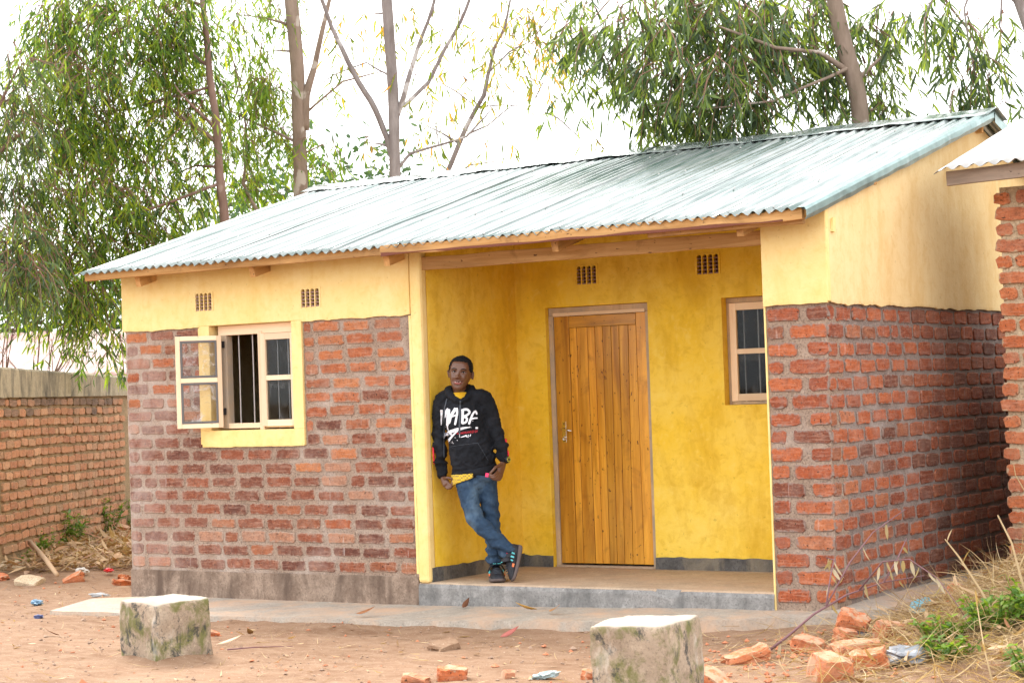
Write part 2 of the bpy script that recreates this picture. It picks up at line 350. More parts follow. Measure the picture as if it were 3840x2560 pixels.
# ---------------------------------------------------------------- ground
def apron_z(x): return .06*smst(2.6, 6.2, x)
def gz(x, y):
    z = -.045+.02*nz(x*.55, y*.55, 3)+.012*nz(x*1.7, y*1.7, 9)
    z += .07*smst(.3, 3.5, y)*smst(.5, -1.5, x)                       # bank of litter by the boundary wall
    z += .05*smst(5.6, 7.2, x)*smst(-3.2, -.6, y)
    z += .42*math.exp(-(((x-8.15)/1.15)**2+((y-.6)/1.7)**2))*smst(6.75, 7.5, x)
    for bx, by in ((2.9, -2.72), (6.95, -3.75)): z += .05*math.exp(-(((x-bx)**2+(y-by)**2)/.30**2)**2)
    d = .05*smst(.55, .0, abs(y+1.25+.1*nz(x*.8, 0, 5)))*smst(.8, 2.2, x)*smst(6.5, 5.5, x); z -= d*.6   # drip channel
    return z
def gz_fine(x, y):
    if x > -6 and x < 11 and y > -7 and y < 8:
        z = gz(x, y)
        ch = math.exp(-((y+1.25)/.5)**2)*smst(.5, 2, x)
        return z+(.012+.014*ch)*nz(x*4, y*6, 1)+.008*nz(x*11, y*11, 2)+.012*max(0, nz(x*2.3, y*6, 4))
    return gz(x, y)
def axis(fine0, fine1, step, far):
    a = list(np.arange(fine0, fine1+1e-6, step)); g = step
    lo = [a[0]]; hi = [a[-1]]
    while lo[-1] > -far: g *= 1.35; lo.append(lo[-1]-g)
    g = step
    while hi[-1] < far: g *= 1.35; hi.append(hi[-1]+g)
    return np.array(lo[:0:-1]+a+hi[1:])
gx = axis(-6, 9.6, .06, 500); gy = axis(-5, 7, .06, 500)
V = np.array([(x, y, gz_fine(x, y)) for y in gy for x in gx]); nxx = len(gx); nyy = len(gy)
ii, jj = np.meshgrid(np.arange(nxx-1), np.arange(nyy-1)); b0 = (jj*nxx+ii).ravel()
Fq = np.stack([b0, b0+1, b0+nxx+1, b0+nxx], 1)
def m_soil():
    t = NT('dry_red_soil'); p = t.pos(); f = t.noise(p, 1.1, 6, .65, .3); f2 = t.noise(t.pos((1, 2.2, 1)), 5, 6, .7, .3)
    c = t.mix(t.ramp(f, [(.3, 0.), (.72, 1.)]), (.175, .095, .053), (.285, .175, .110))
    c = t.mix(t.ramp(f2, [(.4, 0.), (.75, .7)]), c, (.35, .24, .16)); c = t.mix(t.ramp(t.noise(p, 9, 5, .7), [(.52, 0.), (.75, .6)]), c, (.15, .073, .038))
    c = t.mix(t.ramp(t.noise(p, 55, 3, .6), [(.58, 0.), (.70, .55)]), c, (.17, .09, .05)); c = t.mix(t.ramp(t.noise(p, 75, 2), [(.68, 0.), (.72, .6)]), c, (.68, .55, .44))
    n = t.bump(f2, .5, .03); n = t.bump(t.noise(p, 38, 5, .75), .7, .012, n); n = t.bump(t.noise(p, 140, 3), .4, .003, n)
    return t.pbr(c, .95, n, spec=.15)
MAT['soil'] = m_soil()
tag(link('ground', np_mesh('ground', V, Fq, True), MAT['soil']), kind='structure')

# apron: the thin concrete skirt poured round the house
edge = [(.05, -.99), (.67, -.985), (1.65, -.91), (2.52, -.83), (3.3, -.79), (4.2, -.735), (4.99, -.68), (5.5, -.60), (5.85, -.46), (6.15, -.28), (6.5, -.1), (6.72, .2), (6.73, .8), (6.74, 1.5), (6.73, 2.4), (6.75, 4.0)]
inner = [(-.12, -.35), (.4, .05), (1.65, .05), (2.52, .05), (3.05, .05), (4.2, .05), (4.95, .05), (5.4, .05), (5.7, .05), (5.95, .05), (6.2, .05), (6.40, .3), (6.40, .8), (6.40, 1.5), (6.40, 2.4), (6.40, 4.0)]
av = []; af = []; NS = 10
def lerp_list(L, n):
    out = []
    for i in range(len(L)-1):
        for k in range(n): t = k/n; out.append((L[i][0]*(1-t)+L[i+1][0]*t, L[i][1]*(1-t)+L[i+1][1]*t))
    return out+[L[-1]]
E2 = lerp_list(edge, 8); I2 = lerp_list(inner, 8)
for i, (e, n_) in enumerate(zip(E2, I2)):
    w = .05*nz(e[0]*2.2, e[1]*2.2, 7)+.025*nz(e[0]*8, e[1]*8, 1)
    d = Vector((e[0]-n_[0], e[1]-n_[1])).normalized()
    e = (e[0]+d.x*w, e[1]+d.y*w)
    for k in range(NS+1):
        t = k/NS; x = n_[0]*(1-t)+e[0]*t; y = n_[1]*(1-t)+e[1]*t
        z = apron_z(x)+.03*smst(6.2, 6.5, x)-.022*t+.004*nz(x*4, y*4)
        av.append((x, y, z))
    av.append((e[0]+d.x*.02, e[1]+d.y*.02, gz(e[0], e[1])-.05))
W_ = NS+2
for i in range(len(E2)-1):
    for k in range(W_-1): a = i*W_+k; af.append((a, a+1, a+1+W_, a+W_))
me = bpy.data.meshes.new('apron'); me.from_pydata(av, [], [f[::-1] for f in af]); me.update()
tag(link('apron_pavement', me, MAT['apron']), kind='structure')

# ---------------------------------------------------------------- bricks
def brick_mesh(name, L, H, D, seed):
    rd = random.Random(seed); k = .22*H
    def j(a): return rd.uniform(-a, a)
    hx, hz = L/2, H/2
    o = [(-hx+k, -hz), (0, -hz), (hx-k, -hz), (hx, -hz+k), (hx, hz-k), (hx-k, hz), (0, hz), (-hx+k, hz), (-hx, hz-k), (-hx, -hz+k)]
    o = [(x+j(.009), z+j(.0065)) for x, z in o]
    m = MB(); n = len(o)
    for (y, s_) in ((D, 1.0), (.004, 1.0), (0, None)):
        for x, z in o:
            if s_: m.v.append((x, y, z))
            else: m.v.append((x*(1-.010/L), -.001+j(.002), z*(1-.009/H)))
    for r_ in range(2):
        for i in range(n): m.f.append((r_*n+i, (r_)*n+(i+1) % n, (r_+1)*n+(i+1) % n, (r_+1)*n+i))
    m.f.append(tuple(2*n+i for i in range(n)))
    me = m.mesh(name); return me
BR = {}
def brick_variant(L, H, D, matkey, rd):
    q = min((.10, .15, .20, .25, .29), key=lambda a: abs(a-L)); key = (q, H, D, matkey, rd.randrange(4))
    if key not in BR:
        me = brick_mesh('brick', q, H, D, hash(key[:3])+key[4]*13); me.materials.append(MAT[matkey]); BR[key] = me
    return BR[key], L/q
def lay(x0, x1, z0, courses, pitch, H, rd, full=(.255, .285), joint=(.03, .05), start=None, ends=True):
    """yields (centre x, centre z, length) course by course in running bond"""
    out = []
    for c in range(courses):
        z = z0+pitch*(c+.5); x = x0+rd.uniform(.0, .012)
        first = True
        while x < x1-.04:
            L = rd.uniform(*full)
            if first and c % 2 == 0: L = rd.uniform(.10, .15)
            if rd.random() < .05: L *= .5
            first = False
            if x+L > x1-.012: L = x1-.012-x if ends else L
            if L > .05: out.append((x+L/2, z+rd.uniform(-.006, .006), L, c))
            x += L+rd.uniform(*joint)
    return out
class Wall:                     # turns (u, z) on a wall face into bricks parented to the wall part
    def __init__(s, parent, matkey, origin, ang, H, D=.05):
        s.parent, s.matkey, s.o, s.a, s.H, s.D = parent, matkey, Vector(origin), ang, H, D
        s.d = Vector((math.cos(ang), math.sin(ang), 0)); s.n = Vector((math.sin(ang), -math.cos(ang), 0)); s.rd = random.Random(3)
    def put(s, u, z, L, proud=.004, matkey=None, tilt=None):
        me, sx = brick_variant(L, s.H, s.D, matkey or s.matkey, s.rd)
        p = s.o+s.d*u+Vector((0, 0, z))+s.n*(proud+s.rd.uniform(-.003, .003))
        o = link('brick', me, None, s.parent, p, (0, s.rd.uniform(-.015, .015) if tilt is None else tilt, s.a), (sx, 1, s.rd.uniform(.94, 1.06)))
        return o
    def joined(s, items, name):
        mb = MB()
        for u, z, L in items:
            me, sx = brick_variant(L, s.H, s.D, s.matkey, s.rd); b = len(mb.v)
            T = Matrix.Translation(s.o+s.d*u+Vector((0, 0, z))+s.n*.006) @ Matrix.Rotation(s.a, 4, 'Z') @ Matrix.Diagonal((sx, 1, 1, 1))
            mb.v += [tuple(T @ v.co) for v in me.vertices]; mb.f += [tuple(b+i for i in p.vertices) for p in me.polygons]
        return tag(mb.build(name, MAT[s.matkey], s.parent), kind='stuff')

# ---------------------------------------------------------------- the house
house = tag(empty('house'), 'yellow and brick single-storey house with green corrugated roof and recessed porch', 'house')
rd = random.Random(5)
Mg = Matrix(((0, 0, 1, 0), (1, 0, 0, 0), (0, 1, 0, 0), (0, 0, 0, 1)))      # (y, z) profile extruded along x
W1, X2, X3, ZB, ZB2, ZP, DR = 3.10, 5.99, 6.446, 2.23, 2.145, .176, 1.33
WX0, WX1, WZ0, WZ1 = .958, 1.828, 1.372, 2.232
mw = MB().box(.0, .955, .003, .2, .20, ZB).box(.955, 1.831, .003, .2, .20, 1.365).box(1.831, 3.0, .003, .2, .20, ZB)
front = mw.build('front_wall', MAT['mortar'], house)
fw = Wall(front, 'brick', (0, 0, 0), 0, .086)
nb = 0
for u, z, L, c in lay(.004, 2.995, .225, 18, (ZB-.225)/18, .08, rd, (.245, .27), (.026, .044)):
    a, b = u-L/2, u+L/2
    if z > 1.20 and z < 2.3:                      # cut round the window surround
        if a < 1.94 and b > .845:
            if a < .845: b = .838
            elif b > 1.94: a = 1.945
            else: continue
            if b-a < .045: continue
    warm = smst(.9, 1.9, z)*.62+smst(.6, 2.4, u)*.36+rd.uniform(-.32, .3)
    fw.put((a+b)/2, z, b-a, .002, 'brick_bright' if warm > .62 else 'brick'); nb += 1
# plaster
def plate(m, x0, x1, y0, y1, z0, z1, holes):
    xs = sorted({x0, x1, *[h[0] for h in holes], *[h[1] for h in holes]}); zs = sorted({z0, z1, *[h[2] for h in holes], *[h[3] for h in holes]})
    xs = [x for x in xs if x0 <= x <= x1]; zs = [z for z in zs if z0 <= z <= z1]
    idx = {}
    def vid(x, y, z):
        k = (round(x, 4), round(y, 4), round(z, 4))
        if k not in idx: idx[k] = len(m.v); m.v.append((x, y, z))
        return idx[k]
    def solid(i, k):
        if i < 0 or k < 0 or i >= len(xs)-1 or k >= len(zs)-1: return False
        cx, cz = (xs[i]+xs[i+1])/2, (zs[k]+zs[k+1])/2
        return not any(h[0] < cx < h[1] and h[2] < cz < h[3] for h in holes)
    for i in range(len(xs)-1):
        for k in range(len(zs)-1):
            if not solid(i, k): continue
            a, b, c, d = xs[i], xs[i+1], zs[k], zs[k+1]
            m.f.append((vid(a, y0, c), vid(b, y0, c), vid(b, y0, d), vid(a, y0, d))); m.f.append((vid(a, y1, d), vid(b, y1, d), vid(b, y1, c), vid(a, y1, c)))
            if not solid(i-1, k): m.f.append((vid(a, y1, c), vid(a, y0, c), vid(a, y0, d), vid(a, y1, d)))
            if not solid(i+1, k): m.f.append((vid(b, y0, c), vid(b, y1, c), vid(b, y1, d), vid(b, y0, d)))
            if not solid(i, k-1): m.f.append((vid(a, y0, c), vid(a, y1, c), vid(b, y1, c), vid(b, y0, c)))
            if not solid(i, k+1): m.f.append((vid(a, y0, d), vid(b, y0, d), vid(b, y1, d), vid(a, y1, d)))
    return m
V1, V2, V3, V4 = (.822, 1.005, 2.366, 2.512), (1.94, 2.13, 2.34, 2.486), (3.70, 3.89, 2.455, 2.605), (4.79, 4.985, 2.47, 2.625)
plate(MB(), -.016, 3.0, -.02, .2, ZB+.004, 2.80, [V1, V2]).build('plaster_band', MAT['cream'], house, bevel=.006)
sur = MB().box(.852, 1.932, -.021, .205, 1.242, 1.372).box(.852, .958, -.021, .205, 1.372, ZB+.004).box(1.828, 1.932, -.021, .205, 1.372, ZB+.004)
sur.build('window_surround', MAT['cream'], house, bevel=.004)
MB().box(3.0, 3.108, -.0205, .075, .17, 2.80).build('corner_plaster', MAT['cream'], house, bevel=.025)
MB().box(-.008, 3.0, -.010, .21, -.15, .215).build('plinth', MAT['plinth'], house, bevel=.004)
# the plaster was cut by hand: ragged lower edges hanging over the brick
def ragged(parent, x0, x1, z, y, mat, amp=.010, M=None, nm='plaster_edge'):
    m = MB(); n = max(6, int((x1-x0)/.02)); ph = x0*3.1+z
    for i in range(n+1):
        x = x0+(x1-x0)*i/n; d = .004+amp*max(0, .35+nz(x*5, ph)+.7*nz(x*17, ph+4))
        for p in ((x, y, z+.012), (x, y+.002, z-d), (x, y+.016, z-d-.001), (x, y+.016, z+.012)): q = Vector(p); m.v.append(tuple(M @ q) if M else p)
    for i in range(n):
        for k in range(3): a = i*4+k; m.f.append((a, a+1, a+5, a+4))
    return m.build(nm, MAT[mat], parent)
band = bpy.data.objects['plaster_band']; srd = bpy.data.objects['window_surround']
ragged(band, -.012, .852, ZB+.004, -.0205, 'cream'); ragged(band, 1.932, 3.0, ZB+.004, -.0205, 'cream'); ragged(srd, .856, 1.928, 1.242, -.0215, 'cream', .006)
Mv = Matrix(((0, 0, -1, 0), (0, 1, 0, 0), (1, 0, 0, 0), (0, 0, 0, 1)))          # the same strip stood upright
ragged(srd, 1.26, 2.22, -.852, -.0213, 'cream', .007, Mv); ragged(bpy.data.objects['corner_plaster'], .24, 2.22, -3.0, -.0185, 'cream', .012, Mv)
# porch recess
MB().prism([(.075, .1), (1.34, .1), (1.34, 3.12), (.075, 2.78)], 2.85, 3.104, Mg).build('porch_side_wall', MAT['yellow'], house)
DX0, DX1, DZ1 = 3.39, 4.34, 2.28
U0, U1, UZ0, UZ1 = 4.992, 5.86, 1.45, 2.278
plate(MB(), 3.0, 6.2, DR, 1.5, .1, 3.15, [(DX0, DX1, .1, DZ1), (U0, U1, UZ0, UZ1), V3, V4]).build('porch_rear_wall', MAT['yellow'], house, bevel=.005)
MB().prism([(.2, .1), (1.33, .1), (1.33, 3.12), (.2, 2.82)], 5.992, 6.2, Mg).build('porch_inner_wall', MAT['yellow'], house)
def wobbly_strip(x0, x1, z0, z1, th, n, M=None):
    m = MB()
    for i in range(n+1):
        x = x0+(x1-x0)*i/n; zt = z1+.012*nz(x*5, 3.3)+.008*nz(x*14, 1.7)
        for (y, z) in ((0, z0), (-th, z0), (-th*.8, zt), (0, zt)): p = Vector((x, y, z)); m.v.append(tuple(M @ p) if M else tuple(p))
    for i in range(n):
        for k in range(4): a = i*4+k; b = i*4+(k+1) % 4; m.f.append((a, b, b+4, a+4))
    m.f.append((0, 3, 2, 1)); q = n*4; m.f.append((q, q+1, q+2, q+3)); return m
Ml = Matrix.Translation((3.104, 1.33, 0)) @ Matrix.Rotation(-math.pi/2, 4, 'Z')       # runs from the corner out to the front, facing +x
for nm, m in (('skirting', wobbly_strip(0, 1.31, ZP-.02, ZP+.105, -.012, 40, Ml)), ('skirting', wobbly_strip(3.116, DX0, ZP-.02, ZP+.095, .012, 12, Matrix.Translation((0, DR, 0)))), ('skirting', wobbly_strip(DX1, 5.985, ZP-.02, ZP+.095, .012, 50, Matrix.Translation((0, DR, 0))))):
    m.build(nm, MAT['skirt'], house)
# porch step: a worn, chipped front edge
st = MB(); n = 90
for i in range(n+1):
    x = 3.0+(5.988-3.0)*i/n; w = .006*nz(x*6, 8)+.004*nz(x*19, 2); chip = max(0, nz(x*3.2, 11)-.18)*.05
    for (y, z) in ((1.6, ZP), (.05, ZP+.001), (.012+w+chip, ZP-.001-chip*.2), (-.006+w+chip*.8, ZP-.012-chip), (-.016+w, ZP-.04-chip), (-.02+w, -.1)): st.v.append((x, y, z+(.002*nz(x*3, y*3))))
for i in range(n):
    for k in range(5): a = i*6+k; st.f.append((a, a+1, a+7, a+6))
step = st.build('porch_step', MAT['concrete'], house); step.data.materials.append(MAT['porch'])
for p in step.data.polygons:
    if p.normal.z > .75 or p.normal.z < -.75: p.material_index = 1
# pier and side wall
MB().box(5.996, 6.442, .004, .25, -.05, ZB2).build('pier_core', MAT['mortar'], house)
pier = bpy.data.objects['pier_core']; pier.name = 'pier_wall'
pw = Wall(pier, 'brick_red', (0, 0, 0), 0, .092)
PIT = (ZB2-.115)/17
for c in range(17):
    z = .10+PIT*(c+.5)
    if c % 2: a = [(6.005, 6.005+rd.uniform(.105, .13)), (6.165, 6.45)]
    else: a = [(6.003, 6.003+rd.uniform(.22, .26)), (6.30, 6.45)]
    for p, q in a: pw.put((p+q)/2, z, q-p); nb += 1
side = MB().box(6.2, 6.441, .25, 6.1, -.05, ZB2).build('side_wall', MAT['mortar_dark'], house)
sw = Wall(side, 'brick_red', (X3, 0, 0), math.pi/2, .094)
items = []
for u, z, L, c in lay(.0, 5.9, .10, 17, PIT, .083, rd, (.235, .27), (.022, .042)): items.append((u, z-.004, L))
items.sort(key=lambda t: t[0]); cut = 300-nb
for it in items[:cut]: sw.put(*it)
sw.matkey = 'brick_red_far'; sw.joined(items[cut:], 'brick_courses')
MB().box(5.986, 6.474, -.024, .03, ZB2, 2.83).build('pier_plaster', MAT['cream'], house, bevel=.008)
MB().box(5.984, 5.997, -.006, .22, -.05, ZB2).build('pier_edge_plaster', MAT['cream'], house)
gp = [(.03, ZB2), (6.12, ZB2), (6.12, 2.78), (3.04, 3.655), (.03, 2.80)]
gbl = MB().prism(gp, 6.2, 6.472, Mg).build('gable_plaster', MAT['cream_side'], house, bevel=.006)
ragged(gbl, .03, 6.1, ZB2, 0, 'cream_side', .016, Matrix.Translation((6.4725, 0, 0)) @ Matrix.Rotation(math.pi/2, 4, 'Z')); ragged(bpy.data.objects['pier_plaster'], 5.99, 6.468, ZB2, -.0245, 'cream', .008)
MB().prism([(.05, .0), (6.1, .0), (6.1, 2.78), (3.04, 3.655), (.05, 2.80)], -.01, .18, Mg).build('end_wall', MAT['cream_side'], house)
MB().box(.18, 6.2, 5.9, 6.1, 0, 2.78).build('rear_wall', MAT['mortar'], house)
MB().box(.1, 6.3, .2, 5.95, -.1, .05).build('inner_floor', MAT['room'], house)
MB().box(6.474, 6.496, .06, .10, 2.62, 2.71, jit=.006).build('plaster_lump', MAT['cream'], house)

# vents: clay air bricks with four arched slots each
def vent(h, y):
    x0, x1, z0, z1 = h; g = MB(); w = x1-x0; t = .009; n = 4
    root = MB().box(x0+.002, x1-.002, y+.05, y+.075, z0+.002, z1-.002).build('air_vent', MAT['vent_dark'], house)
    for i in range(n+1):
        cx = x0+w*i/n; g.box(max(x0, cx-t/2)-.001 if i else x0-.012, min(x1, cx+t/2)+.001 if i < n else x1+.012, y-.006, y+.03, z0-.006, z1+.006)
    g.build('upright', MAT['cream' if y < 1 else 'yellow'], root, bevel=.002)
    for k in range(5):
        zz = z0+(z1-z0-.02)*k/4.6; MB().box(x0, x1, y-.001, y+.045, zz, zz+.009).build('louvre', MAT['louvre'], root)
    for i in range(n):                                # rounded heads of the slots
        a, b = x0+w*i/n+t/2, x0+w*(i+1)/n-t/2; r = (b-a)/2; cx = (a+b)/2; m = MB(); ar = []
        for s_ in range(9): c = math.pi*s_/8; ar.append((cx-r*math.cos(c), z1-r-.004+r*math.sin(c)))
        m.prism([(a, z1+.004)]+ar+[(b, z1+.004)], -(y+.028), -(y-.005), Matrix(((1, 0, 0, 0), (0, 0, -1, 0), (0, 1, 0, 0), (0, 0, 0, 1)))).build('slot_head', MAT['cream' if y < 1 else 'yellow'], root)
for h, y in ((V1, -.02), (V2, -.02), (V3, DR), (V4, DR)): vent(h, y)

# ---- roof
def roof_z(x, y): return 2.722+(y+.35)*.2852+x/6.5*.028
def sheet_x(u, v):    # the sheets flare out slightly towards the ridge
    return (-.225-.045*v)*(1-u)+(6.475+.135*v)*u
PW = .0835
def make_sheet(k, x0, x1, lift, rear=False):
    n = int(round((x1-x0)/PW*8)); m = 16; vs = []; r_ = random.Random(k)
    for j in range(m+1):
        v = j/m; y = -.35-r_.uniform(0, .004)+v*(3.39)
        for i in range(n+1):
            xx = x0+(x1-x0)*i/n; u = (xx+.225)/6.70; x = sheet_x(u, v)
            rib = round(xx/PW); amp = .0122*(.72+.6*((rib*37) % 11)/10)*(1+.25*nz(xx*3, v*4, k)); z = roof_z(x, y)+amp*math.cos(2*math.pi*xx/PW)+.006*nz(xx*2.1, v*5, 5)+lift
            if j == 0: z += .004*nz(xx*9, 0, 3)
            vs.append((x, y if not rear else 6.08-y, z))
    V = np.array(vs); a, b = np.meshgrid(np.arange(n), np.arange(m)); q = (b*(n+1)+a).ravel()
    F = np.stack([q, q+1, q+n+2, q+n+1], 1)
    if rear: F = F[:, ::-1]
    o = link('roof_sheet' if not rear else 'rear_roof_sheet', np_mesh('roof_sheet', V, F, True), MAT['roof'], house)
    s = o.modifiers.new('thick', 'SOLIDIFY'); s.thickness = .0012; s.offset = -1
    return o
k = 0; x = -.225; shw = PW*8
sheets = []
while x < 6.40:
    x1 = min(x+shw+PW*.9, 6.475); sheets.append((x, x1, .0028*(k % 2))); make_sheet(k, x, x1, .0028*(k % 2)); make_sheet(k+50, x, x1, .0028*(k % 2), True); x += shw; k += 1
scr = MB().tube([(0, 0, 0), (0, 0, .003), (0, 0, .008)], [.009, .008, .004], 6); scr_me = scr.mesh('screw'); scr_me.materials.append(MAT['galv'])
for row_y in (-.26, .62, 1.62, 2.55):
    i = 0; x = -.225+PW*1
    while x < 6.4:
        u = (x+.225)/6.7; v = (row_y+.35)/3.39; xs_ = sheet_x(u, v)
        link('screw', scr_me, None, house, (xs_, row_y+random.uniform(-.02, .02), roof_z(xs_, row_y)+.012), (.27, 0, 0)); x += PW*random.choice((3, 3, 4, 5)); i += 1
# ridge capping in lapped lengths
def cap_piece(x0, x1, lift):
    n = 44; vs = []; prof = ((-.24, -.052), (-.235, -.046), (-.14, -.016), (-.03, .022), (0, .030), (.03, .022), (.14, -.016), (.235, -.05))
    for i in range(n+1):
        x = x0+(x1-x0)*i/n
        for j, (dy, dz) in enumerate(prof):
            w = .010*nz(x*3, dy*4, 2)+.006*nz(x*9, dy*4, 4); e = .02*nz(x*4, 5) if j == 0 else 0
            vs.append((x, 3.04+dy-e, 3.702-.013+dz+x/6.5*.028+w+lift))
    V = np.array(vs); m = len(prof); a, b = np.meshgrid(np.arange(m-1), np.arange(n)); q = (b*m+a).ravel()
    o = link('ridge_cap', np_mesh('ridge_cap', V, np.stack([q, q+m, q+m+1, q+1], 1), True), MAT['roof'], house)
    s = o.modifiers.new('thick', 'SOLIDIFY'); s.thickness = .002
for a, b, l_ in ((-.30, 1.75, 0), (1.65, 3.55, .005), (3.45, 5.1, .0), (5.0, 6.66, .005)): cap_piece(a, b, l_)
# folded metal flashing down the right-hand verge
fl = MB(); n = 60
for i in range(n+1):
    v = i/n; y = -.37+v*3.42; x = sheet_x(1, v)+.004; z = roof_z(x, y)+.012; w = .006*nz(y*7, 1)+.004*nz(y*17, 4)
    for (dx, dz) in ((-.05, .006), (0, .004), (.012+w, -.015), (.014+w*1.5, -.055+.008*nz(y*5, 9)), (.004+w, -.085+.012*nz(y*4, 3))): fl.v.append((x+dx, y, z+dz))
for i in range(n):
    for q in range(4): a = i*5+q; fl.f.append((a, a+1, a+6, a+5))
o = fl.build('verge_flashing', MAT['roof_flash'], house); s = o.modifiers.new('thick', 'SOLIDIFY'); s.thickness = .0015
fl2 = MB(); 
for i in range(25):
    v = i/24; y = 3.05+v*1.9; x = 6.62; z = 3.70+.028-(y-3.04)*.285+.01; w = .006*nz(y*9, 1)
    for (dx, dz) in ((-.04, .006), (0, .004), (.012+w, -.03), (.01+w, -.10)): fl2.v.append((x+dx, y, z+dz))
for i in range(24):
    for q in range(3): a = i*4+q; fl2.f.append((a, a+1, a+5, a+4))
fl2.build('verge_flashing', MAT['roof_flash'], house).modifiers.new('thick', 'SOLIDIFY').thickness = .0015
# ---- timbers
def beam(name, p0, p1, w, h, mat, parent=house, seg=14, wob=.004, up=(0, 0, 1)):
    """sawn timber from p0 to p1 (axis centre), slightly uneven"""
    p0, p1 = Vector(p0), Vector(p1); L = (p1-p0).length; m = MB(); ph = random.uniform(0, 50)
    xax = (p1-p0).normalized(); zax = Vector(up); zax = (zax-xax*zax.dot(xax)).normalized(); yax = zax.cross(xax)
    for i in range(seg+1):
        t = i/seg; x = L*t
        for (a, b) in ((-1, -1), (1, -1), (1, 1), (-1, 1)): m.v.append((x, a*w/2+wob*nz(x*3, ph, a), b*h/2+wob*nz(x*3, ph+9, b)))
    for i in range(seg):
        for k_ in range(4): a = i*4+k_; b = i*4+(k_+1) % 4; m.f.append((a, a+4, b+4, b))
    m.f.append((0, 1, 2, 3)); q = seg*4; m.f.append((q, q+3, q+2, q+1))
    o = m.build(name, mat, parent, bevel=.003)
    T = Matrix.Identity(4)
    for i in range(3): T[i][0], T[i][1], T[i][2], T[i][3] = xax[i], yax[i], zax[i], p0[i]
    o.matrix_local = T
    return o
def rz_(x, y): return roof_z(x, y)-.012
beam('eave_purlin', (-.15, -.285, 2.695), (3.05, -.285, 2.708), .05, .066, MAT['wood'])
b2 = beam('eave_purlin', (2.98, -.325, 2.705), (6.44, -.30, 2.718), .05, .072, MAT['wood'], seg=40, wob=.010)
wane = beam('bark_edge', (2.99, -.35, 2.676), (6.3, -.328, 2.684), .016, .018, MAT['bark_edge'], house, 60, .012)
beam('eave_purlin', (5.25, -.262, 2.672), (6.42, -.252, 2.686), .05, .05, MAT['wood'])
for y in (.75, 1.66, 2.55): beam('purlin', (-.1, y, roof_z(0, y)-.05), (6.53, y, roof_z(6.5, y)-.05), .05, .06, MAT['wood'])
beam('ridge_board', (-.1, 3.04, 3.60), (6.53, 3.04, 3.63), .04, .14, MAT['wood'])
for x in (.372, 1.61, 2.945, 4.452, 5.93):
    y0, y1 = -.225, 3.0; beam('rafter', (x, y0, roof_z(x, y0)-.122), (x, y1, roof_z(x, y1)-.105), .052, .105, MAT['wood'], seg=10)
beam('porch_beam', (3.0, .035, 2.612), (6.0, .035, 2.612), .05, .10, MAT['wood'], seg=30, wob=.006)

# ---- front window with one casement swung open
win = MB().box(1.0, 1.826, .045, .12, 2.152, 2.231).build('window', MAT['wood_pale_x'], house, bevel=.002)
def frame_bar(name, x0, x1, y0, y1, z0, z1, parent, mat='wood_pale'):
    return MB().box(x0, x1, y0, y1, z0, z1).build(name, MAT[mat], parent, bevel=.003)
frame_bar('frame_post', 1.0, 1.088, .047, .12, 1.385, 2.152, win, 'wood_frame'); frame_bar('mullion', 1.425, 1.472, .04, .12, 1.372, 2.175, win)
frame_bar('frame_sill', 1.088, 1.425, .047, .12, 1.385, 1.428, win, 'wood_pale_x'); frame_bar('frame_sill', 1.472, 1.826, .06, .12, 1.385, 1.41, win, 'wood_pale_x'); frame_bar('frame_post', 1.79, 1.826, .06, .12, 1.41, 2.152, win)
def sash(parent, w, h, st=.052, th=.035, mid=.52, mats=('wood_pale', 'wood_pale_x'), M=None, putty=False, glass='glass'):
    """casement in its own plane: x 0..w, z 0..h, face at y=0"""
    T = M or Matrix.Identity(4); zm = h*mid
    def bar(nm, a, b, c, d, mk, y0=0, y1=th):
        o = MB().box(a, b, y0, y1, c, d).build(nm, MAT[mk], parent, bevel=.003); o.matrix_local = T; return o
    bar('sash_stile', 0, st, 0, h, mats[0]); bar('sash_stile', w-st, w, 0, h, mats[0])
    for a, b in ((0, st), (h-st, h), (zm-.02, zm+.02)): bar('sash_rail', st, w-st, a, b, mats[1], .001, th-.001)
    for a, b in ((st, zm-.02), (zm+.02, h-st)):
        bar('pane', st-.005, w-st+.005, a-.005, b+.005, glass, th*.5, th*.5+.003)
        if putty:
            p = .018
            for c in ((st, st+p, a, b), (w-st-p, w-st, a, b), (st+p, w-st-p, a, a+p), (st+p, w-st-p, b-p, b)): bar('putty', *c, 'putty', th*.5+.004, th+.002); bar('putty', *c, 'putty', -.002, th*.5-.001)
sash(win, .362, .752, M=Matrix.Translation((1.468, .018, 1.397)))
ang = math.atan2(-.64, -.77)
Ms = Matrix.Translation((1.062, .012, 1.397)) @ Matrix.Rotation(ang, 4, 'Z')
sash(win, .375, .755, st=.038, M=Ms, putty=True, glass='glass_smear')
for z in (1.50, 2.05): MB().box(1.05, 1.066, .014, .05, z, z+.055).build('hinge', MAT['black_metal'], win)
for z in (.01, .735):
    o = MB().box(.325, .372, -.012, .0, z-.008, z+.028).box(.335, .362, -.022, -.012, z, z+.018).build('latch', MAT['black_metal'], win, bevel=.002); o.matrix_local = Ms
def rebar(x, y, z0, z1, parent):
    m = MB(); n = int((z1-z0)/.008); m.tube([(x+.003*nz(z0+i*.02, x), y, z0+(z1-z0)*i/n) for i in range(n+1)], [.0072 if i % 2 else .0055 for i in range(n+1)], 7)
    return m.build('security_bar', MAT['steel'], parent, smooth=True)
for x in (1.172, 1.32, 1.582, 1.692): rebar(x, .105, 1.372, 2.2, win)
bt = MB().tube([(1.70, .17, 1.372), (1.70, .17, 1.48), (1.70, .17, 1.50), (1.70, .17, 1.53)], [.026, .026, .02, .02], 12).build('bottle', MAT['blue_plastic'], smooth=True)
tag(bt, 'small blue bottle on the sill behind the closed left window pane', 'bottle')
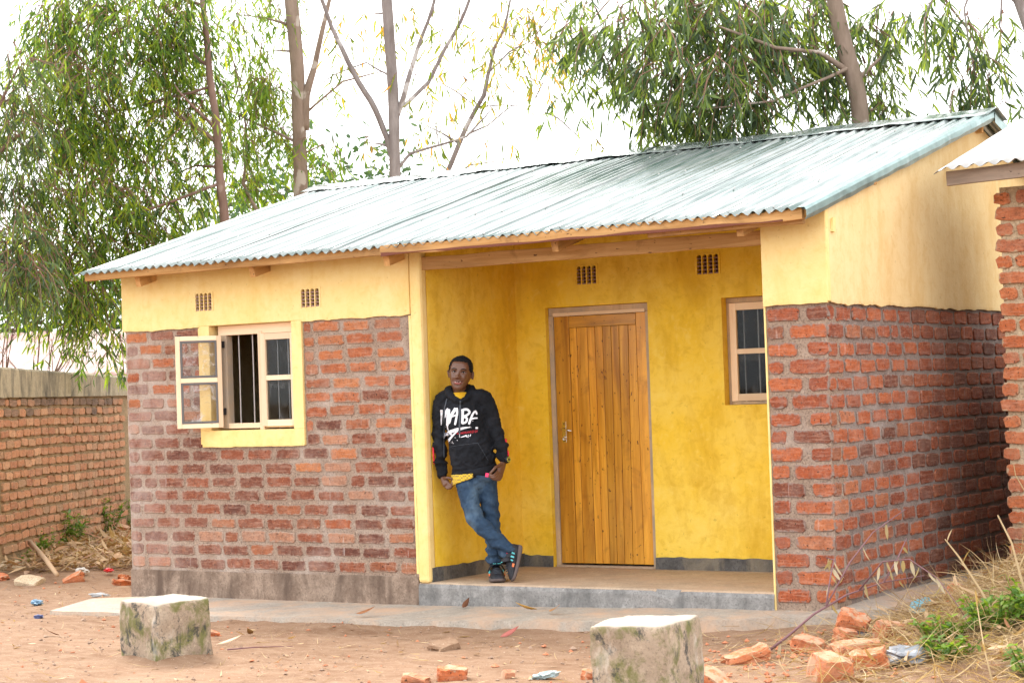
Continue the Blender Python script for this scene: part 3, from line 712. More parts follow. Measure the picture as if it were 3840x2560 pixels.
# ---- porch window
w2 = MB().box(U0, U1, 1.41, 1.47, 2.238, UZ1-.002).build('window', MAT['wood_frame'], house)
frame_bar('frame_post', U0+.001, 5.016, 1.408, 1.47, UZ0, 2.238, w2, 'wood_frame'); frame_bar('frame_sill', 5.016, U1, 1.41, 1.47, UZ0+.001, 1.474, w2, 'wood_frame'); frame_bar('frame_post', 5.82, U1, 1.41, 1.47, 1.474, 2.238, w2, 'wood_frame')
sash(w2, .402, .758, st=.056, mid=.505, M=Matrix.Translation((5.018, 1.402, 1.477))); sash(w2, .398, .758, st=.056, mid=.505, M=Matrix.Translation((5.421, 1.402, 1.477)))
for x in (5.10, 5.222, 5.42, 5.6): rebar(x, 1.49, 1.45, 2.28, w2)
# ---- door
door = MB().box(3.437, 3.575, 1.385, 1.42, .205, 2.205).build('door', MAT['door'], house, bevel=.002)
frame_bar('door_frame', DX0+.002, 3.434, 1.375, 1.46, ZP, 2.212, door, 'wood_frame'); frame_bar('door_frame', 4.292, DX1-.002, 1.375, 1.46, ZP, 2.212, door, 'wood_frame'); frame_bar('door_frame', DX0+.002, DX1-.002, 1.378, 1.46, 2.214, DZ1-.002, door, 'wood_frame')
frame_bar('door_stop', 3.434, 4.29, 1.372, 1.40, 2.207, 2.236, door, 'wood_pale_x')
frame_bar('rail', 3.578, 4.198, 1.384, 1.42, 2.112, 2.203, door, 'door_x')
xt = [3.577, 3.646, 3.744, 3.815, 3.888, 3.967, 4.041, 4.126, 4.198]; xb = [3.577, 3.640, 3.752, 3.82, 3.886, 3.952, 4.021, 4.096, 4.198]
for i in range(8):
    m = MB(); g = .0022
    for z, L in ((.205, xb), (2.110, xt)):
        for (x, y) in ((L[i]+g, 1.389), (L[i+1]-g, 1.389), (L[i+1]-g, 1.415), (L[i]+g, 1.415)): m.v.append((x, y, z))
    m.f = [(0, 3, 2, 1), (4, 5, 6, 7), (0, 1, 5, 4), (1, 2, 6, 5), (2, 3, 7, 6), (3, 0, 4, 7)]
    c = Vector((sum(v[0] for v in m.v)/8, 1.4, 1.15)); m.v = [tuple(Vector(v)-c) for v in m.v]
    m.build('plank', MAT['door'], door, bevel=.003, loc=c)
frame_bar('stile', 4.201, 4.289, 1.385, 1.42, .205, 2.205, door, 'door')
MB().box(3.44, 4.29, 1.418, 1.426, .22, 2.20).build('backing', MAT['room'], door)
MB().box(3.40, 4.33, 1.36, 1.5, ZP-.01, ZP+.014).build('threshold', MAT['porch'], door)
pl = MB().box(3.484, 3.522, 1.380, 1.3845, 1.182, 1.352).build('lock_plate', MAT['chrome'], door, bevel=.003)
MB().tube([(3.503, 1.384, 1.292), (3.503, 1.345, 1.292), (3.515, 1.338, 1.291), (3.56, 1.338, 1.281), (3.60, 1.342, 1.276)], [.009, .009, .010, .008, .005], 8).build('lever', MAT['chrome'], door, smooth=True)
MB().tube([(3.503+.012*math.cos(t), 1.374, 1.215+.018*math.sin(t)) for t in [i*.7 for i in range(10)]], .003, 6).build('keyhole_ring', MAT['chrome'], door, smooth=True)
MB().tube([(3.503, 1.382, 1.336), (3.503, 1.377, 1.336)], .005, 8).tube([(3.503, 1.382, 1.196), (3.503, 1.377, 1.196)], .005, 8).build('plate_screws', MAT['black_metal'], door)
# dark rooms behind the windows
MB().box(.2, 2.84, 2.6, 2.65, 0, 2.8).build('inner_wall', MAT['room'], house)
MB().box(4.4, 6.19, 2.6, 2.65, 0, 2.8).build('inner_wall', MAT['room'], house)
MB().box(.19, 6.19, .21, 5.9, 2.82, 2.84).build('ceiling', MAT['room'], house) if False else None
# ---------------------------------------------------------------- boundary wall at the left
BA, BB = Vector((-3.38, 1.69)), Vector((-5.56, 5.75)); bd = (BB-BA).normalized(); bang = math.atan2(bd.y, bd.x)
bo = BA-bd*.9
bwall = tag(empty('boundary_wall', (bo.x, bo.y, 0), bang), 'old brick boundary wall with stained concrete coping left of the house', 'wall')
BLn = 7.4
core = MB().box(0, BLn, .012, .24, -.2, 1.725).build('wall_core', MAT['mortar_moss'], bwall)
cp = MB(); n = 80
for i in range(n+1):
    x = BLn*i/n; w = .012*nz(x*.9, 2)+.004*nz(x*6, 4); zt = 2.04-.06*smst(0, 5, x)+.012*nz(x*.7, 8)+.004*nz(x*7, 1)
    for (y, z) in ((-.035+w, 1.725+.006*nz(x*5, 6)), (-.038+w, zt-.02), (-.02+w, zt), (.27, zt), (.29, zt-.02), (.29, 1.725)): cp.v.append((x, y, z))
for i in range(n):
    for k in range(6): a = i*6+k; b = i*6+(k+1) % 6; cp.f.append((a, a+6, b+6, b))
cp.f += [tuple(range(6)), tuple(n*6+5-i for i in range(6))]
cp.build('coping', MAT['coping'], bwall, smooth=False)
rb = random.Random(8); bw = Wall(core, 'brick_pale', (0, 0, 0), 0, .078, .06); bw.rd = rb
lst = lay(.02, 6.4, .12, 15, .1065, .088, rb, (.20, .235), (.012, .022))
lst = [t for t in lst if t[0] > .75 and t[0] < 5.6]; lst.sort(key=lambda t: t[0])
for u, z, L, c in lst[:300]:
    mk = 'brick_pale'
    if c >= 13 and rb.random() < (.85 if c == 14 else .45): mk = 'brick_pale_dark'  # upper courses mostly take the darker brick
    bw.put(u, z+.03*math.sin(u*.9)*.3, L, rb.uniform(.008, .016), mk, rb.uniform(-.05, .05))

# ---------------------------------------------------------------- neighbour's brick building at the right
nb_o = Vector((7.05, 1.72, .0))
nbh = tag(empty('brick_shed', nb_o), 'orange brick building corner with grey sheet roof at the right edge', 'building')
ncore = MB().box(.035, 1.5, .02, .2, -.1, 2.98).box(.035, .2, .2, 1.5, -.1, 2.98).box(.04, 1.4, 1.5, 4.2, -.1, 1.95).build('wall', MAT['mortar_sand'], nbh)  # low rear box is an unseen addition that darkens the alley
rn = random.Random(12); ob = {}
def fat_brick(L, seed):
    me = brick_mesh('brick', L, .092, .19, seed); me.materials.append(MAT['brick_orange']); return me
fb_long = [fat_brick(.275, i) for i in range(4)]; fb_short = [fat_brick(.125, 20+i) for i in range(4)]
for c in range(24):
    z = .17+c*.1165+.05; long = c % 2 == 0; x = rn.uniform(-.012, .016)
    while x < 1.35:
        me = rn.choice(fb_long if long else fb_short); L = .275 if long else .125
        o = link('brick', me, None, ncore, (x+L/2, rn.uniform(-.008, .010), z), (rn.uniform(-.03, .03), rn.uniform(-.02, .02), 0), (rn.uniform(.95, 1.04), 1, rn.uniform(.93, 1.05)))
        x += L+rn.uniform(.025, .045)
link('brick', fb_short[1], None, ncore, (.30, .06, 2.99+.05), (0, math.pi/2, 0))
beam('plank', (-.24, -.30, 3.045), (1.55, -.30, 3.10), .045, .105, MAT['wood_grey'], nbh)
beam('rafter', (.40, -.24, 2.965), (.40, 1.1, 3.36), .055, .14, MAT['wood_grey'], nbh)
def n_roof(x0, x1):
    n = 120; m = 8; vs = []
    for j in range(m+1):
        v = j/m
        for i in range(n+1):
            x = x0+(x1-x0)*i/n; e = -.03*smst(.03, .0, (x-x0))*1.5
            vs.append((x, -.42+v*1.75+.03*nz(x*3, 1)*(1-v), 3.115+.03*x+v*.52+.014*math.cos(2*math.pi*x/.102)+e+.006*nz(x*2, v*4, 6)))
    a, b = np.meshgrid(np.arange(n), np.arange(m)); q = (b*(n+1)+a).ravel()
    o = link('roof_sheet', np_mesh('shed_roof', np.array(vs), np.stack([q, q+1, q+n+2, q+n+1], 1), True), MAT['galv'], nbh); o.modifiers.new('t', 'SOLIDIFY').thickness = .003
n_roof(-.30, 1.6)

# ---------------------------------------------------------------- far house with rusty roof behind the boundary wall
fh = tag(empty('far_house', (-13.5, 6.2, 0)), 'low house with pale rusty roof behind the boundary wall', 'house')
def m_rust():
    t = NT('rusty_roof'); c = t.mix(t.ramp(t.noise(t.pos((.35, 1.2, 1.6)), 1.7, 5, .65, .4), [(.42, 0.), (.56, 1.)]), (.27, .20, .165), (.15, .045, .025)); return t.pbr(c, .6, metal=.1)
MAT['rust'] = m_rust()
vs = []; n = 130; fdir = Vector((.84, .54, 0)); up_ = Vector((-.54, .84, 0))
for j in range(5):
    v = j/4
    for i in range(n+1):
        p = fdir*(-2.0+11*i/n)+up_*(v*5.2-1.6); vs.append((p.x+2.2, p.y+1.4, 1.95+v*.93+.02*math.cos(i*2.4)))
a, b = np.meshgrid(np.arange(n), np.arange(4)); q = (b*(n+1)+a).ravel()
link('roof', np_mesh('far_roof', np.array(vs), np.stack([q, q+1, q+n+2, q+n+1], 1), False), MAT['rust'], fh).modifiers.new('t', 'SOLIDIFY').thickness = .02
Mf = Matrix.Translation((2.2, 1.4, 0)) @ Matrix.Rotation(math.atan2(.54, .84), 4, 'Z')
MB().box(-1.6, 8.6, -1.2, 3.2, -.1, 1.98).build('wall', MAT['mortar_sand'], fh).matrix_local = Mf
for x in (.2, 3.0, 5.8): o = MB().box(x, x+.9, -1.24, -1.19, .9, 1.7).build('window', MAT['room'], fh); o.matrix_local = Mf

# ---------------------------------------------------------------- concrete blocks
def concrete_block(label, center, rot, s, h, chip):
    bm = bmesh.new(); bmesh.ops.create_cube(bm, size=1); bmesh.ops.subdivide_edges(bm, edges=bm.edges[:], cuts=19, use_grid_fill=True)
    for v in bm.verts:
        p = v.co.copy(); e = [abs(abs(c)-.5) < 1e-4 for c in p]
        if sum(e) >= 2: p *= .985
        if sum(e) == 3: p *= .98
        q = Vector((p.x*s, p.y*s, (p.z+.5)*h)); q.xy *= 1+.015*(1-q.z/h)
        w = Vector((nz(q.x*9, q.y*9, q.z*9+rot*7), nz(q.x*9+5, q.y*9, q.z*9), nz(q.x*8, q.y*8+7, q.z*8)))*.009+Vector((nz(q.x*26, q.y*26, q.z*26), nz(q.x*24+3, q.y*26, q.z*26), nz(q.x*25, q.y*25, 4)))*.0045
        q += w
        if chip:                                     # the front corner is broken away
            d = (q-Vector((-s/2, -s/2, h))); k = max(0, 1-d.length/.13); q += Vector((1, 1, -.8)).normalized()*k*.05
        v.co = q
    me = bpy.data.meshes.new('concrete_block'); bm.to_mesh(me); bm.free()
    me.polygons.foreach_set('use_smooth', [True]*len(me.polygons))
    o = link('concrete_block', me, MAT['block'], loc=center, rot=(.01, -.015, rot)); tag(o, label, 'block', 'concrete blocks in the yard')
    return o
Rh = Vector((math.cos(YAW), math.sin(YAW), 0)); Fh = Vector((-math.sin(YAW), math.cos(YAW), 0))
concrete_block('mossy grey concrete block standing alone below the open window', Vector((3.06, -2.97, -.06))+Fh*.295, YAW+R(43), .425, .395, True)
F2 = Vector((7.20, -3.79, -.06)); e1 = -Rh*.866+Fh*.5; e2 = Rh*.5+Fh*.866
concrete_block('pale concrete block cut by the bottom edge in front of the porch', F2+e1*.21+e2*.21, YAW+R(-30)+math.pi/2*0, .425, .495, False)

# ---------------------------------------------------------------- broken bricks on the ground
def rubble(label, x, y, dims, rot, z=None, seed=0, cat='brick', sink=.25, mat='rubble', group='loose bricks'):
    rr = random.Random(seed); bm = bmesh.new(); bmesh.ops.create_cube(bm, size=1); bmesh.ops.subdivide_edges(bm, edges=bm.edges[:], cuts=4, use_grid_fill=True)
    br = rr.choice((-1, 1))
    for v in bm.verts:
        p = v.co.copy(); L = p.length
        if L > .72: p *= .72/L+.28*(1-.72/L)
        if p.x*br > .2: p.x -= br*(.30*abs(nz(p.y*2+seed, p.z*2, seed))+.05)                 # a broken end
        q = Vector((p.x*dims[0], p.y*dims[1], p.z*dims[2])); q += Vector((nz(q.x*18, q.y*18, seed), nz(q.y*18, q.z*18, seed+3), nz(q.z*18, q.x*18, seed+6)))*.016+Vector((nz(q.x*50, q.y*50, seed), nz(q.y*50, q.z*50, seed+3), nz(q.z*50, q.x*50, seed)))*.006
        v.co = q
    me = bpy.data.meshes.new('loose_brick'); bm.to_mesh(me); bm.free()
    zz = (gz(x, y) if z is None else z)+dims[2]*(.5-sink)
    o = link('loose_brick', me, MAT[mat], loc=(x, y, zz), rot=rot); return tag(o, label, cat, group)
rubble('long broken brick right of the pale concrete block', 6.66, -1.86, (.29, .12, .085), (.1, -.25, R(50)), seed=1)
rubble('brick fragment topmost of the pile under the dry branch', 6.93, -.92, (.21, .14, .14), (.3, .4, R(20)), z=.07, seed=2)
rubble('small brick lump under the topmost fragment of the pile', 6.98, -1.13, (.13, .11, .12), (.2, .1, R(70)), seed=3)
rubble('squat wedge of brick left of the pile', 6.86, -1.43, (.20, .15, .11), (.1, .2, R(10)), seed=4)
rubble('cracked orange brick nearest the camera in the pile', 7.40, -2.30, (.22, .17, .16), (.25, .15, R(55)), seed=5)
rubble('long flat brick lying behind the two nearest ones', 7.24, -1.62, (.33, .14, .10), (.05, -.05, R(48)), seed=6)
rubble('deep orange half brick beside the grey plastic bag', 7.50, -1.98, (.22, .15, .13), (.1, -.12, R(25)), seed=7)
rubble('brick piece half hidden behind the long flat brick', 7.26, -1.12, (.18, .12, .12), (.2, .1, R(60)), seed=8)
rubble('round orange brick lump by the side apron in dry grass', 7.10, .55, (.17, .14, .14), (.4, .2, R(80)), seed=9)
rubble('hollow clay lump beside the pale block at the bottom edge', 6.90, -2.78, (.22, .15, .13), (.2, .5, R(15)), seed=10)
rubble('brick stub at the bottom edge in bare soil', 5.32, -2.93, (.18, .12, .09), (.1, .1, R(40)), seed=11)
rubble('flat brick chip in front of the brick stub', 5.22, -3.15, (.16, .11, .07), (.0, .1, R(20)), seed=12)
rubble('tiny red brick nub between stub and plastic scrap', 5.62, -2.80, (.07, .06, .05), (.3, .2, 1), seed=13)
rubble('red brick crumb against the left side of the pale block', 6.06, -2.64, (.12, .08, .06), (.2, .2, 2), seed=14)
rubble('soil coloured brick bump in the middle of the yard', 4.46, -1.80, (.2, .13, .09), (.2, -.2, R(70)), seed=15, sink=.5, mat='soil')
rubble('dark red brick in the litter near the wall weeds', -4.0, 3.83, (.25, .14, .1), (.0, .1, R(30)), seed=16)
rubble('brick tilted in the litter beside the long stick', -1.75, 1.05, (.22, .12, .09), (.3, -.4, R(30)), seed=17)
rubble('pale stone slab at the far left of the litter', -3.28, 1.66, (.30, .22, .09), (.25, .1, R(30)), seed=18, mat='mortar_sand', cat='stone', group='stones in the litter')
rubble('pale stone slab below the stick in the litter', -2.12, .82, (.28, .16, .07), (.35, .1, R(10)), seed=19, mat='mortar_sand', cat='stone', group='stones in the litter')
rubble('dark stone at the foot of the boundary wall by the house', -5.1, 5.05, (.28, .2, .2), (.2, .2, 1), seed=20, cat='stone', group='stones in the litter')
rubble('red brick bit on the soil left of the apron tip', .02, -.88, (.07, .05, .05), (.2, .2, 1), seed=21)
rubble('red brick bit beside the mossy block', 2.42, -1.72, (.08, .06, .05), (.2, .2, 1), seed=22)
rubble('brick half buried under grass at the foot of the shed', 7.22, 1.35, (.25, .13, .1), (.1, .1, .4), seed=23)
for i, (lab, x, y, d) in enumerate((('grey flat stone piece in the litter left of the stick', -2.7, 1.0, (.2, .12, .06)), ('orange roof tile bit in the litter near the house', -1.0, .95, (.3, .08, .06)), ('orange sliver of brick beside the house corner litter', -1.35, 1.3, (.26, .1, .05)))):
    rubble(lab, x, y, d, (.1, .2, i*1.1), seed=30+i)

# crumbs and pebbles: too small to count
def crumbs(name, n, region, size, mat, label):
    mb = MB(); base = [(-1, 0, 0), (1, 0, 0), (0, -1, 0), (0, 1, 0), (0, 0, -1), (0, 0, 1)]; fs = [(0, 2, 5), (2, 1, 5), (1, 3, 5), (3, 0, 5), (2, 0, 4), (1, 2, 4), (3, 1, 4), (0, 3, 4)]
    rr = random.Random(n)
    for _ in range(n):
        x, y = region(rr); s_ = size*rr.uniform(.4, 1.3)*(2.2 if rr.random() < .05 else 1); z = gz_fine(x, y)+s_*.3; b = len(mb.v); a = rr.uniform(0, 6.3); sx, sy, sz = s_*rr.uniform(.7, 1.4), s_*rr.uniform(.6, 1.1), s_*rr.uniform(.4, .9)
        for v in base:
            px, py = v[0]*sx, v[1]*sy; mb.v.append((x+px*math.cos(a)-py*math.sin(a)+rr.uniform(-.3, .3)*s_, y+px*math.sin(a)+py*math.cos(a), z+v[2]*sz))
        mb.f += [tuple(b+i for i in f) for f in fs]
    return tag(mb.build(name, mat), label, 'gravel', kind='stuff')
def yard(rr):
    while True:
        x, y = rr.uniform(-4, 8.5), rr.uniform(-4.2, 1.5)
        if y < -.75 or x < -.1: return x, y
MAT['pebble'] = m_plain('pebble', (.30, .20, .14), .9, .4, scale=3)
MAT['crumb'] = m_plain('brick_crumb', (.48, .18, .09), .9, .4, scale=3)
crumbs('soil_pebbles', 1900, yard, .009, MAT['pebble'], 'small pebbles and clods scattered over the soil')
crumbs('brick_crumbs', 330, yard, .014, MAT['crumb'], 'red brick crumbs scattered over the soil')
def rubb(rr): return rr.gauss(7.0, .38), rr.gauss(-1.5, .6)
crumbs('rubble_crumbs', 420, rubb, .016, MAT['crumb'], 'brick crumbs around the rubble pile')

# ---------------------------------------------------------------- leaves, straw, litter
def leaf_strip(P, Dr, Nn, L, Wd, bend, ns=5):
    """vectorised lanceolate leaves: base P, direction Dr, side Nn, curl along bend; returns V, F"""
    n = len(P); t = np.linspace(0, 1, ns); prof = np.array([.16, .85, 1.0, .66, .04])[:ns]
    c = P[:, None, :]+Dr[:, None, :]*(L[:, None, None]*t[None, :, None])+bend[:, None, :]*(L[:, None, None]*(t**2)[None, :, None])
    o = Nn[:, None, :]*(Wd[:, None, None]*.5*prof[None, :, None])
    V = np.concatenate([c-o, c+o], 1).reshape(-1, 3)
    b = (np.arange(n)*2*ns)[:, None]; k = np.arange(ns-1)[None, :]
    F = np.stack([b+k, b+k+1, b+ns+k+1, b+ns+k], -1).reshape(-1, 4)
    return V, F
def unit(a): return a/np.maximum(1e-9, np.linalg.norm(a, axis=-1, keepdims=True))
MAT['litter'] = m_leaf('dry_leaf', [(0, (.16, .09, .045)), (.35, (.34, .21, .11)), (.6, (.48, .34, .20)), (.8, (.30, .13, .06)), (1, (.62, .52, .41))], .15, .7)
MAT['straw'] = m_leaf('dry_straw', [(0, (.20, .125, .06)), (.5, (.36, .25, .125)), (1, (.56, .44, .26))], .2, .7)
MAT['weed'] = m_leaf('fresh_weed', [(0, (.055, .12, .02)), (.5, (.11, .21, .03)), (1, (.24, .33, .04))], .42, .5)
def ground_leaves(name, n, region, label, mat, Lr=(.06, .16), Wr=(.012, .035), zoff=(.0, .05), tilt=.45, cat='leaf litter', dense_up=0):
    rr = random.Random(n+3); P = []
    for _ in range(n):
        x, y = region(rr); P.append((x, y, gz_fine(x, y)+rr.uniform(*zoff)))
    P = np.array(P); a = rng.uniform(0, 2*np.pi, n); D_ = unit(np.stack([np.cos(a), np.sin(a), rng.normal(dense_up, tilt*.6, n)], 1))
    Nn = unit(np.cross(D_, unit(np.stack([rng.normal(0, .4, n), rng.normal(0, .4, n), np.ones(n)], 1))))
    V, F = leaf_strip(P, D_, Nn, rng.uniform(*Lr, n), rng.uniform(*Wr, n), np.stack([rng.normal(0, .15, n), rng.normal(0, .15, n), rng.normal(.02, .2, n)], 1))
    return tag(link(name, np_mesh(name, V, F, True), mat), label, cat, kind='stuff')
def lit_left(rr):
    while True:
        t = rr.random(); u = rr.uniform(.3, 6.2); off = -rr.random()**.8*3.4
        p = bo+bd*u; nrm = Vector((bd.y, -bd.x)); q = p+nrm*(-off)
        if q.y > .30+.4*nz(q.x*1.3, 4) and q.x < -.15 and (q-p).length > .02: return q.x, q.y
ground_leaves('leaf_litter', 9000, lit_left, 'brown leaf litter and chips heaped left of the house', MAT['litter'], (.05, .18), (.014, .06), (0, .12), .55)
ground_leaves('straw_litter', 5200, lit_left, 'dry straw strewn through the litter left of the house', MAT['straw'], (.12, .4), (.004, .008), (0, .11), .35)
def all_yard(rr):
    while True:
        x, y = rr.uniform(-3.5, 8.3), rr.uniform(-4, .4)
        if y < -.5 or x < -.2: return x, y
ground_leaves('yard_straw', 900, all_yard, 'thin dry straws scattered over the bare soil', MAT['straw'], (.06, .22), (.003, .006), (0.0, .012), .12)
ground_leaves('yard_leaf_bits', 420, all_yard, 'small dry leaf bits scattered over the bare soil', MAT['litter'], (.03, .09), (.008, .02), (.0, .012), .2)
def mound(rr):
    while True:
        x, y = rr.gauss(8.05, .62), rr.gauss(-.3, 1.25)
        if x > 6.78+.25*nz(y*2, 3)-(.0 if y > -1 else -.45) and y < 1.65: return x, y
def mound_grass(name, n, label, mat, Lr, Wr, up, region=mound):
    rr = random.Random(n); P = []
    for _ in range(n):
        x, y = region(rr); P.append((x, y, gz_fine(x, y)-.005+rr.uniform(0, .04)))
    P = np.array(P); a = rng.uniform(0, 2*np.pi, n); D_ = unit(np.stack([np.cos(a), np.sin(a), np.abs(rng.normal(up, .35, n))], 1))
    Nn = unit(np.cross(D_, rng.normal(0, 1, (n, 3))))
    V, F = leaf_strip(P, D_, Nn, rng.uniform(*Lr, n), rng.uniform(*Wr, n), np.stack([rng.normal(0, .2, n), rng.normal(0, .2, n), rng.normal(-.25, .2, n)], 1))
    return tag(link(name, np_mesh(name, V, F, True), mat), label, 'grass', kind='stuff')
mound_grass('dry_grass', 6500, 'matted dry grass on the mound at the right', MAT['straw'], (.10, .34), (.003, .007), .25)
mound_grass('upright_dry_grass', 1100, 'loose dry grass blades standing on the right mound', MAT['straw'], (.15, .38), (.003, .006), 1.1)
ground_leaves('mound_leaves', 600, mound, 'dead leaves caught in the grass of the right mound', MAT['litter'], (.07, .18), (.015, .03), (.02, .09), .4)
def rub_reg(rr): return rr.gauss(7.1, .45), rr.gauss(-1.3, .75)
ground_leaves('rubble_straw', 900, rub_reg, 'straw lying among the broken bricks', MAT['straw'], (.10, .3), (.003, .006), (0, .05), .3)

# single leaves one can point at
leaf_spots = [(3.0, -.70, 'rust brown leaf on the apron edge left of the porch step', (.36, .14, .05)), (3.5, -.12, 'dark brown leaf on the apron below the standing person', (.2, .08, .04)), (4.15, -.30, 'ochre leaf on the apron in front of the porch', (.6, .36, .1)),
 (4.45, -.40, 'small orange leaf on the apron right of the ochre one', (.52, .26, .1)), (4.43, -.96, 'pink red leaf on the soil in front of the porch', (.5, .16, .13)), (1.32, -2.22, 'curled brown leaf on the soil left of the mossy block', (.25, .1, .04)),
 (2.62, -1.56, 'curled olive leaf on the soil behind the mossy block', (.34, .2, .07)), (2.85, -2.05, 'pale tan leaf on the soil right of the mossy block', (.6, .42, .28)), (-.07, -.27, 'brown leaf on soil beside the house corner', (.33, .15, .06)),
 (7.95, -2.55, 'big silvery dead leaf at the bottom of the mound', (.58, .56, .47)), (8.35, -1.9, 'silvery dead leaf on the mound by the right edge', (.6, .55, .45)), (8.25, -1.5, 'upright pale dead leaf beside the right edge', (.6, .56, .48)), (7.62, -2.5, 'curled brown leaf in front of the half brick', (.4, .24, .12))]
for i, (x, y, lab, col) in enumerate(leaf_spots):
    L = .16 if i < 9 else .2; P = np.zeros((1, 3)); a = i*1.9
    V_, F_ = leaf_strip(P, np.array([[math.cos(a), math.sin(a), .1]]), np.array([[-math.sin(a)*.8, math.cos(a)*.8, .5]]), np.array([L]), np.array([.042]), np.array([[.05, .02, .25]]))
    z0 = max(gz_fine(x, y), apron_z(x) if (-.8 < y < .05 and x > 2.9) else -1)+.012
    o = link('dry_leaf', np_mesh('dry_leaf', V_-np.array([math.cos(a)*L/2, math.sin(a)*L/2, 0]), F_, True), m_leaf('leaf_%d' % i, [(0, tuple(c*.8 for c in col)), (1, col)], .15, .6), loc=(x, y, z0)); o.modifiers.new('t', 'SOLIDIFY').thickness = .002
    tag(o, lab, 'leaf', 'fallen leaves')

# scraps of plastic
def scrap(label, x, y, s_, col, seed, z=.02, flat=.45, cat='plastic scrap'):
    bm = bmesh.new(); bmesh.ops.create_icosphere(bm, subdivisions=3, radius=1)
    for v in bm.verts:
        p = v.co.copy(); k = 1+.55*nz(p.x*2.1+seed, p.y*2.1, p.z*2.1)+.35*abs(nz(p.x*5, p.y*5+seed, p.z*5))
        v.co = Vector((p.x*s_[0]*k, p.y*s_[1]*k, p.z*s_[2]*k*flat))
    me = bpy.data.meshes.new('plastic_scrap'); bm.to_mesh(me); bm.free()
    o = link('plastic_scrap', me, m_plain('plastic_%d' % seed, col, .35, .25, scale=12), loc=(x, y, gz(x, y)+z), rot=(.1, .1, seed)); return tag(o, label, cat, 'litter of plastic')
scrap('crumpled white plastic strip on soil left of the house', -.47, .08, (.08, .025, .035), (.42, .44, .46), 1)
scrap('crumpled light blue plastic on soil at the far left', -.62, -.5, (.065, .04, .05), (.16, .28, .40), 2)
scrap('dark blue plastic knot on soil near the apron tip', .30, -1.36, (.045, .03, .035), (.08, .1, .22), 3)
scrap('pale blue torn plastic at the bottom edge', 5.83, -2.74, (.07, .04, .045), (.34, .43, .44), 4)
scrap('teal plastic rag caught in dry grass by the apron', 7.13, -.22, (.12, .07, .09), (.12, .3, .36), 5, .06)
scrap('grey crumpled plastic bag beside the half brick', 7.66, -1.85, (.11, .09, .10), (.20, .21, .23), 6, .04)
scrap('black plastic rag behind the brick wedge', 7.02, -1.02, (.12, .08, .08), (.03, .03, .04), 7)
scrap('white plastic flake in the litter below the wall', -2.0, 1.4, (.07, .045, .06), (.45, .42, .39), 8, .05)
scrap('red scrap in the litter left of the house', -1.75, 1.5, (.06, .04, .04), (.6, .03, .03), 9, .05)
MAT['stick'] = m_plain('dry_stick', (.42, .28, .17), .9, .3)
st_ = MB().tube([(-3.5, 2.15, .22), (-2.6, 1.5, .12), (-1.72, .80, .05)], [.028, .024, .02], 8).build('stick', MAT['stick'], smooth=True); tag(st_, 'long straight dry stick lying on the leaf litter', 'stick')
tw = MB().tube([(3.1, -2.35, gz(3.1, -2.35)+.012), (3.25, -2.25, gz(3.25, -2.25)+.02), (3.42, -2.06, gz(3.4, -2.1)+.014)], [.005, .004, .002], 5).build('twig', m_plain('purple_twig', (.16, .06, .07), .7)); tag(tw, 'thin dark twig on the soil right of the mossy block', 'twig')

# fallen branch with hanging dead leaves
br = tag(empty('fallen_branch', (6.72, -1.72, .0)), 'fallen dark branch with hanging pale dead leaves over the rubble', 'branch')
bpts = [(0, 0, .01), (.10, .10, .10), (.20, .28, .22), (.30, .55, .31), (.42, .85, .36), (.55, 1.2, .37)]
MAT['twig'] = m_plain('branch_bark', (.17, .085, .09), .8, .3)
sm = MB().tube(bpts, [.009, .008, .007, .006, .004, .003], 7)
tw2 = [[(.24, .38, .26), (.20, .55, .42), (.14, .75, .50), (.02, .9, .50)], [(.24, .38, .26), (.30, .62, .50), (.34, .9, .66), (.42, 1.25, .78)], [(.34, .65, .33), (.48, .7, .50), (.66, .68, .52), (.86, .6, .42), (1.0, .5, .30), (1.12, .40, .18)], [(.42, .85, .36), (.46, 1.0, .5), (.44, 1.2, .60)]]
for t_ in tw2: sm.tube(t_, [.006, .005, .004, .003, .003, .002][:len(t_)], 6)
sm.build('stem', MAT['twig'], br, smooth=True)
MAT['dead_leaf'] = m_leaf('dead_leaf_pale', [(0, (.22, .16, .09)), (.5, (.38, .31, .20)), (1, (.50, .45, .34))], .25, .6)
rl = random.Random(4)
for t_, cnt in ((tw2[2], 16), (tw2[0], 7), (tw2[1], 3), (tw2[3], 3), (bpts, 5)):
    for i in range(cnt):
        f = (i+.8)/(cnt+.5)*(len(t_)-1); k_ = min(int(f), len(t_)-2); p = Vector(t_[k_]).lerp(Vector(t_[k_+1]), f-k_)
        a = rl.uniform(0, 6.3); w_ = rl.uniform(.15, .9); D_ = np.array([[w_*math.cos(a), w_*math.sin(a), -1.0]]); D_ = unit(D_); Nn = np.array([[math.cos(a+1.4), math.sin(a+1.4), 0]])
        V_, F_ = leaf_strip(np.zeros((1, 3)), D_, Nn, np.array([rl.uniform(.08, .13)]), np.array([rl.uniform(.018, .028)]), np.array([[.15*math.cos(a), .15*math.sin(a), .12]]))
        link('leaf', np_mesh('leaf', V_, F_, True), MAT['dead_leaf'], br, p)

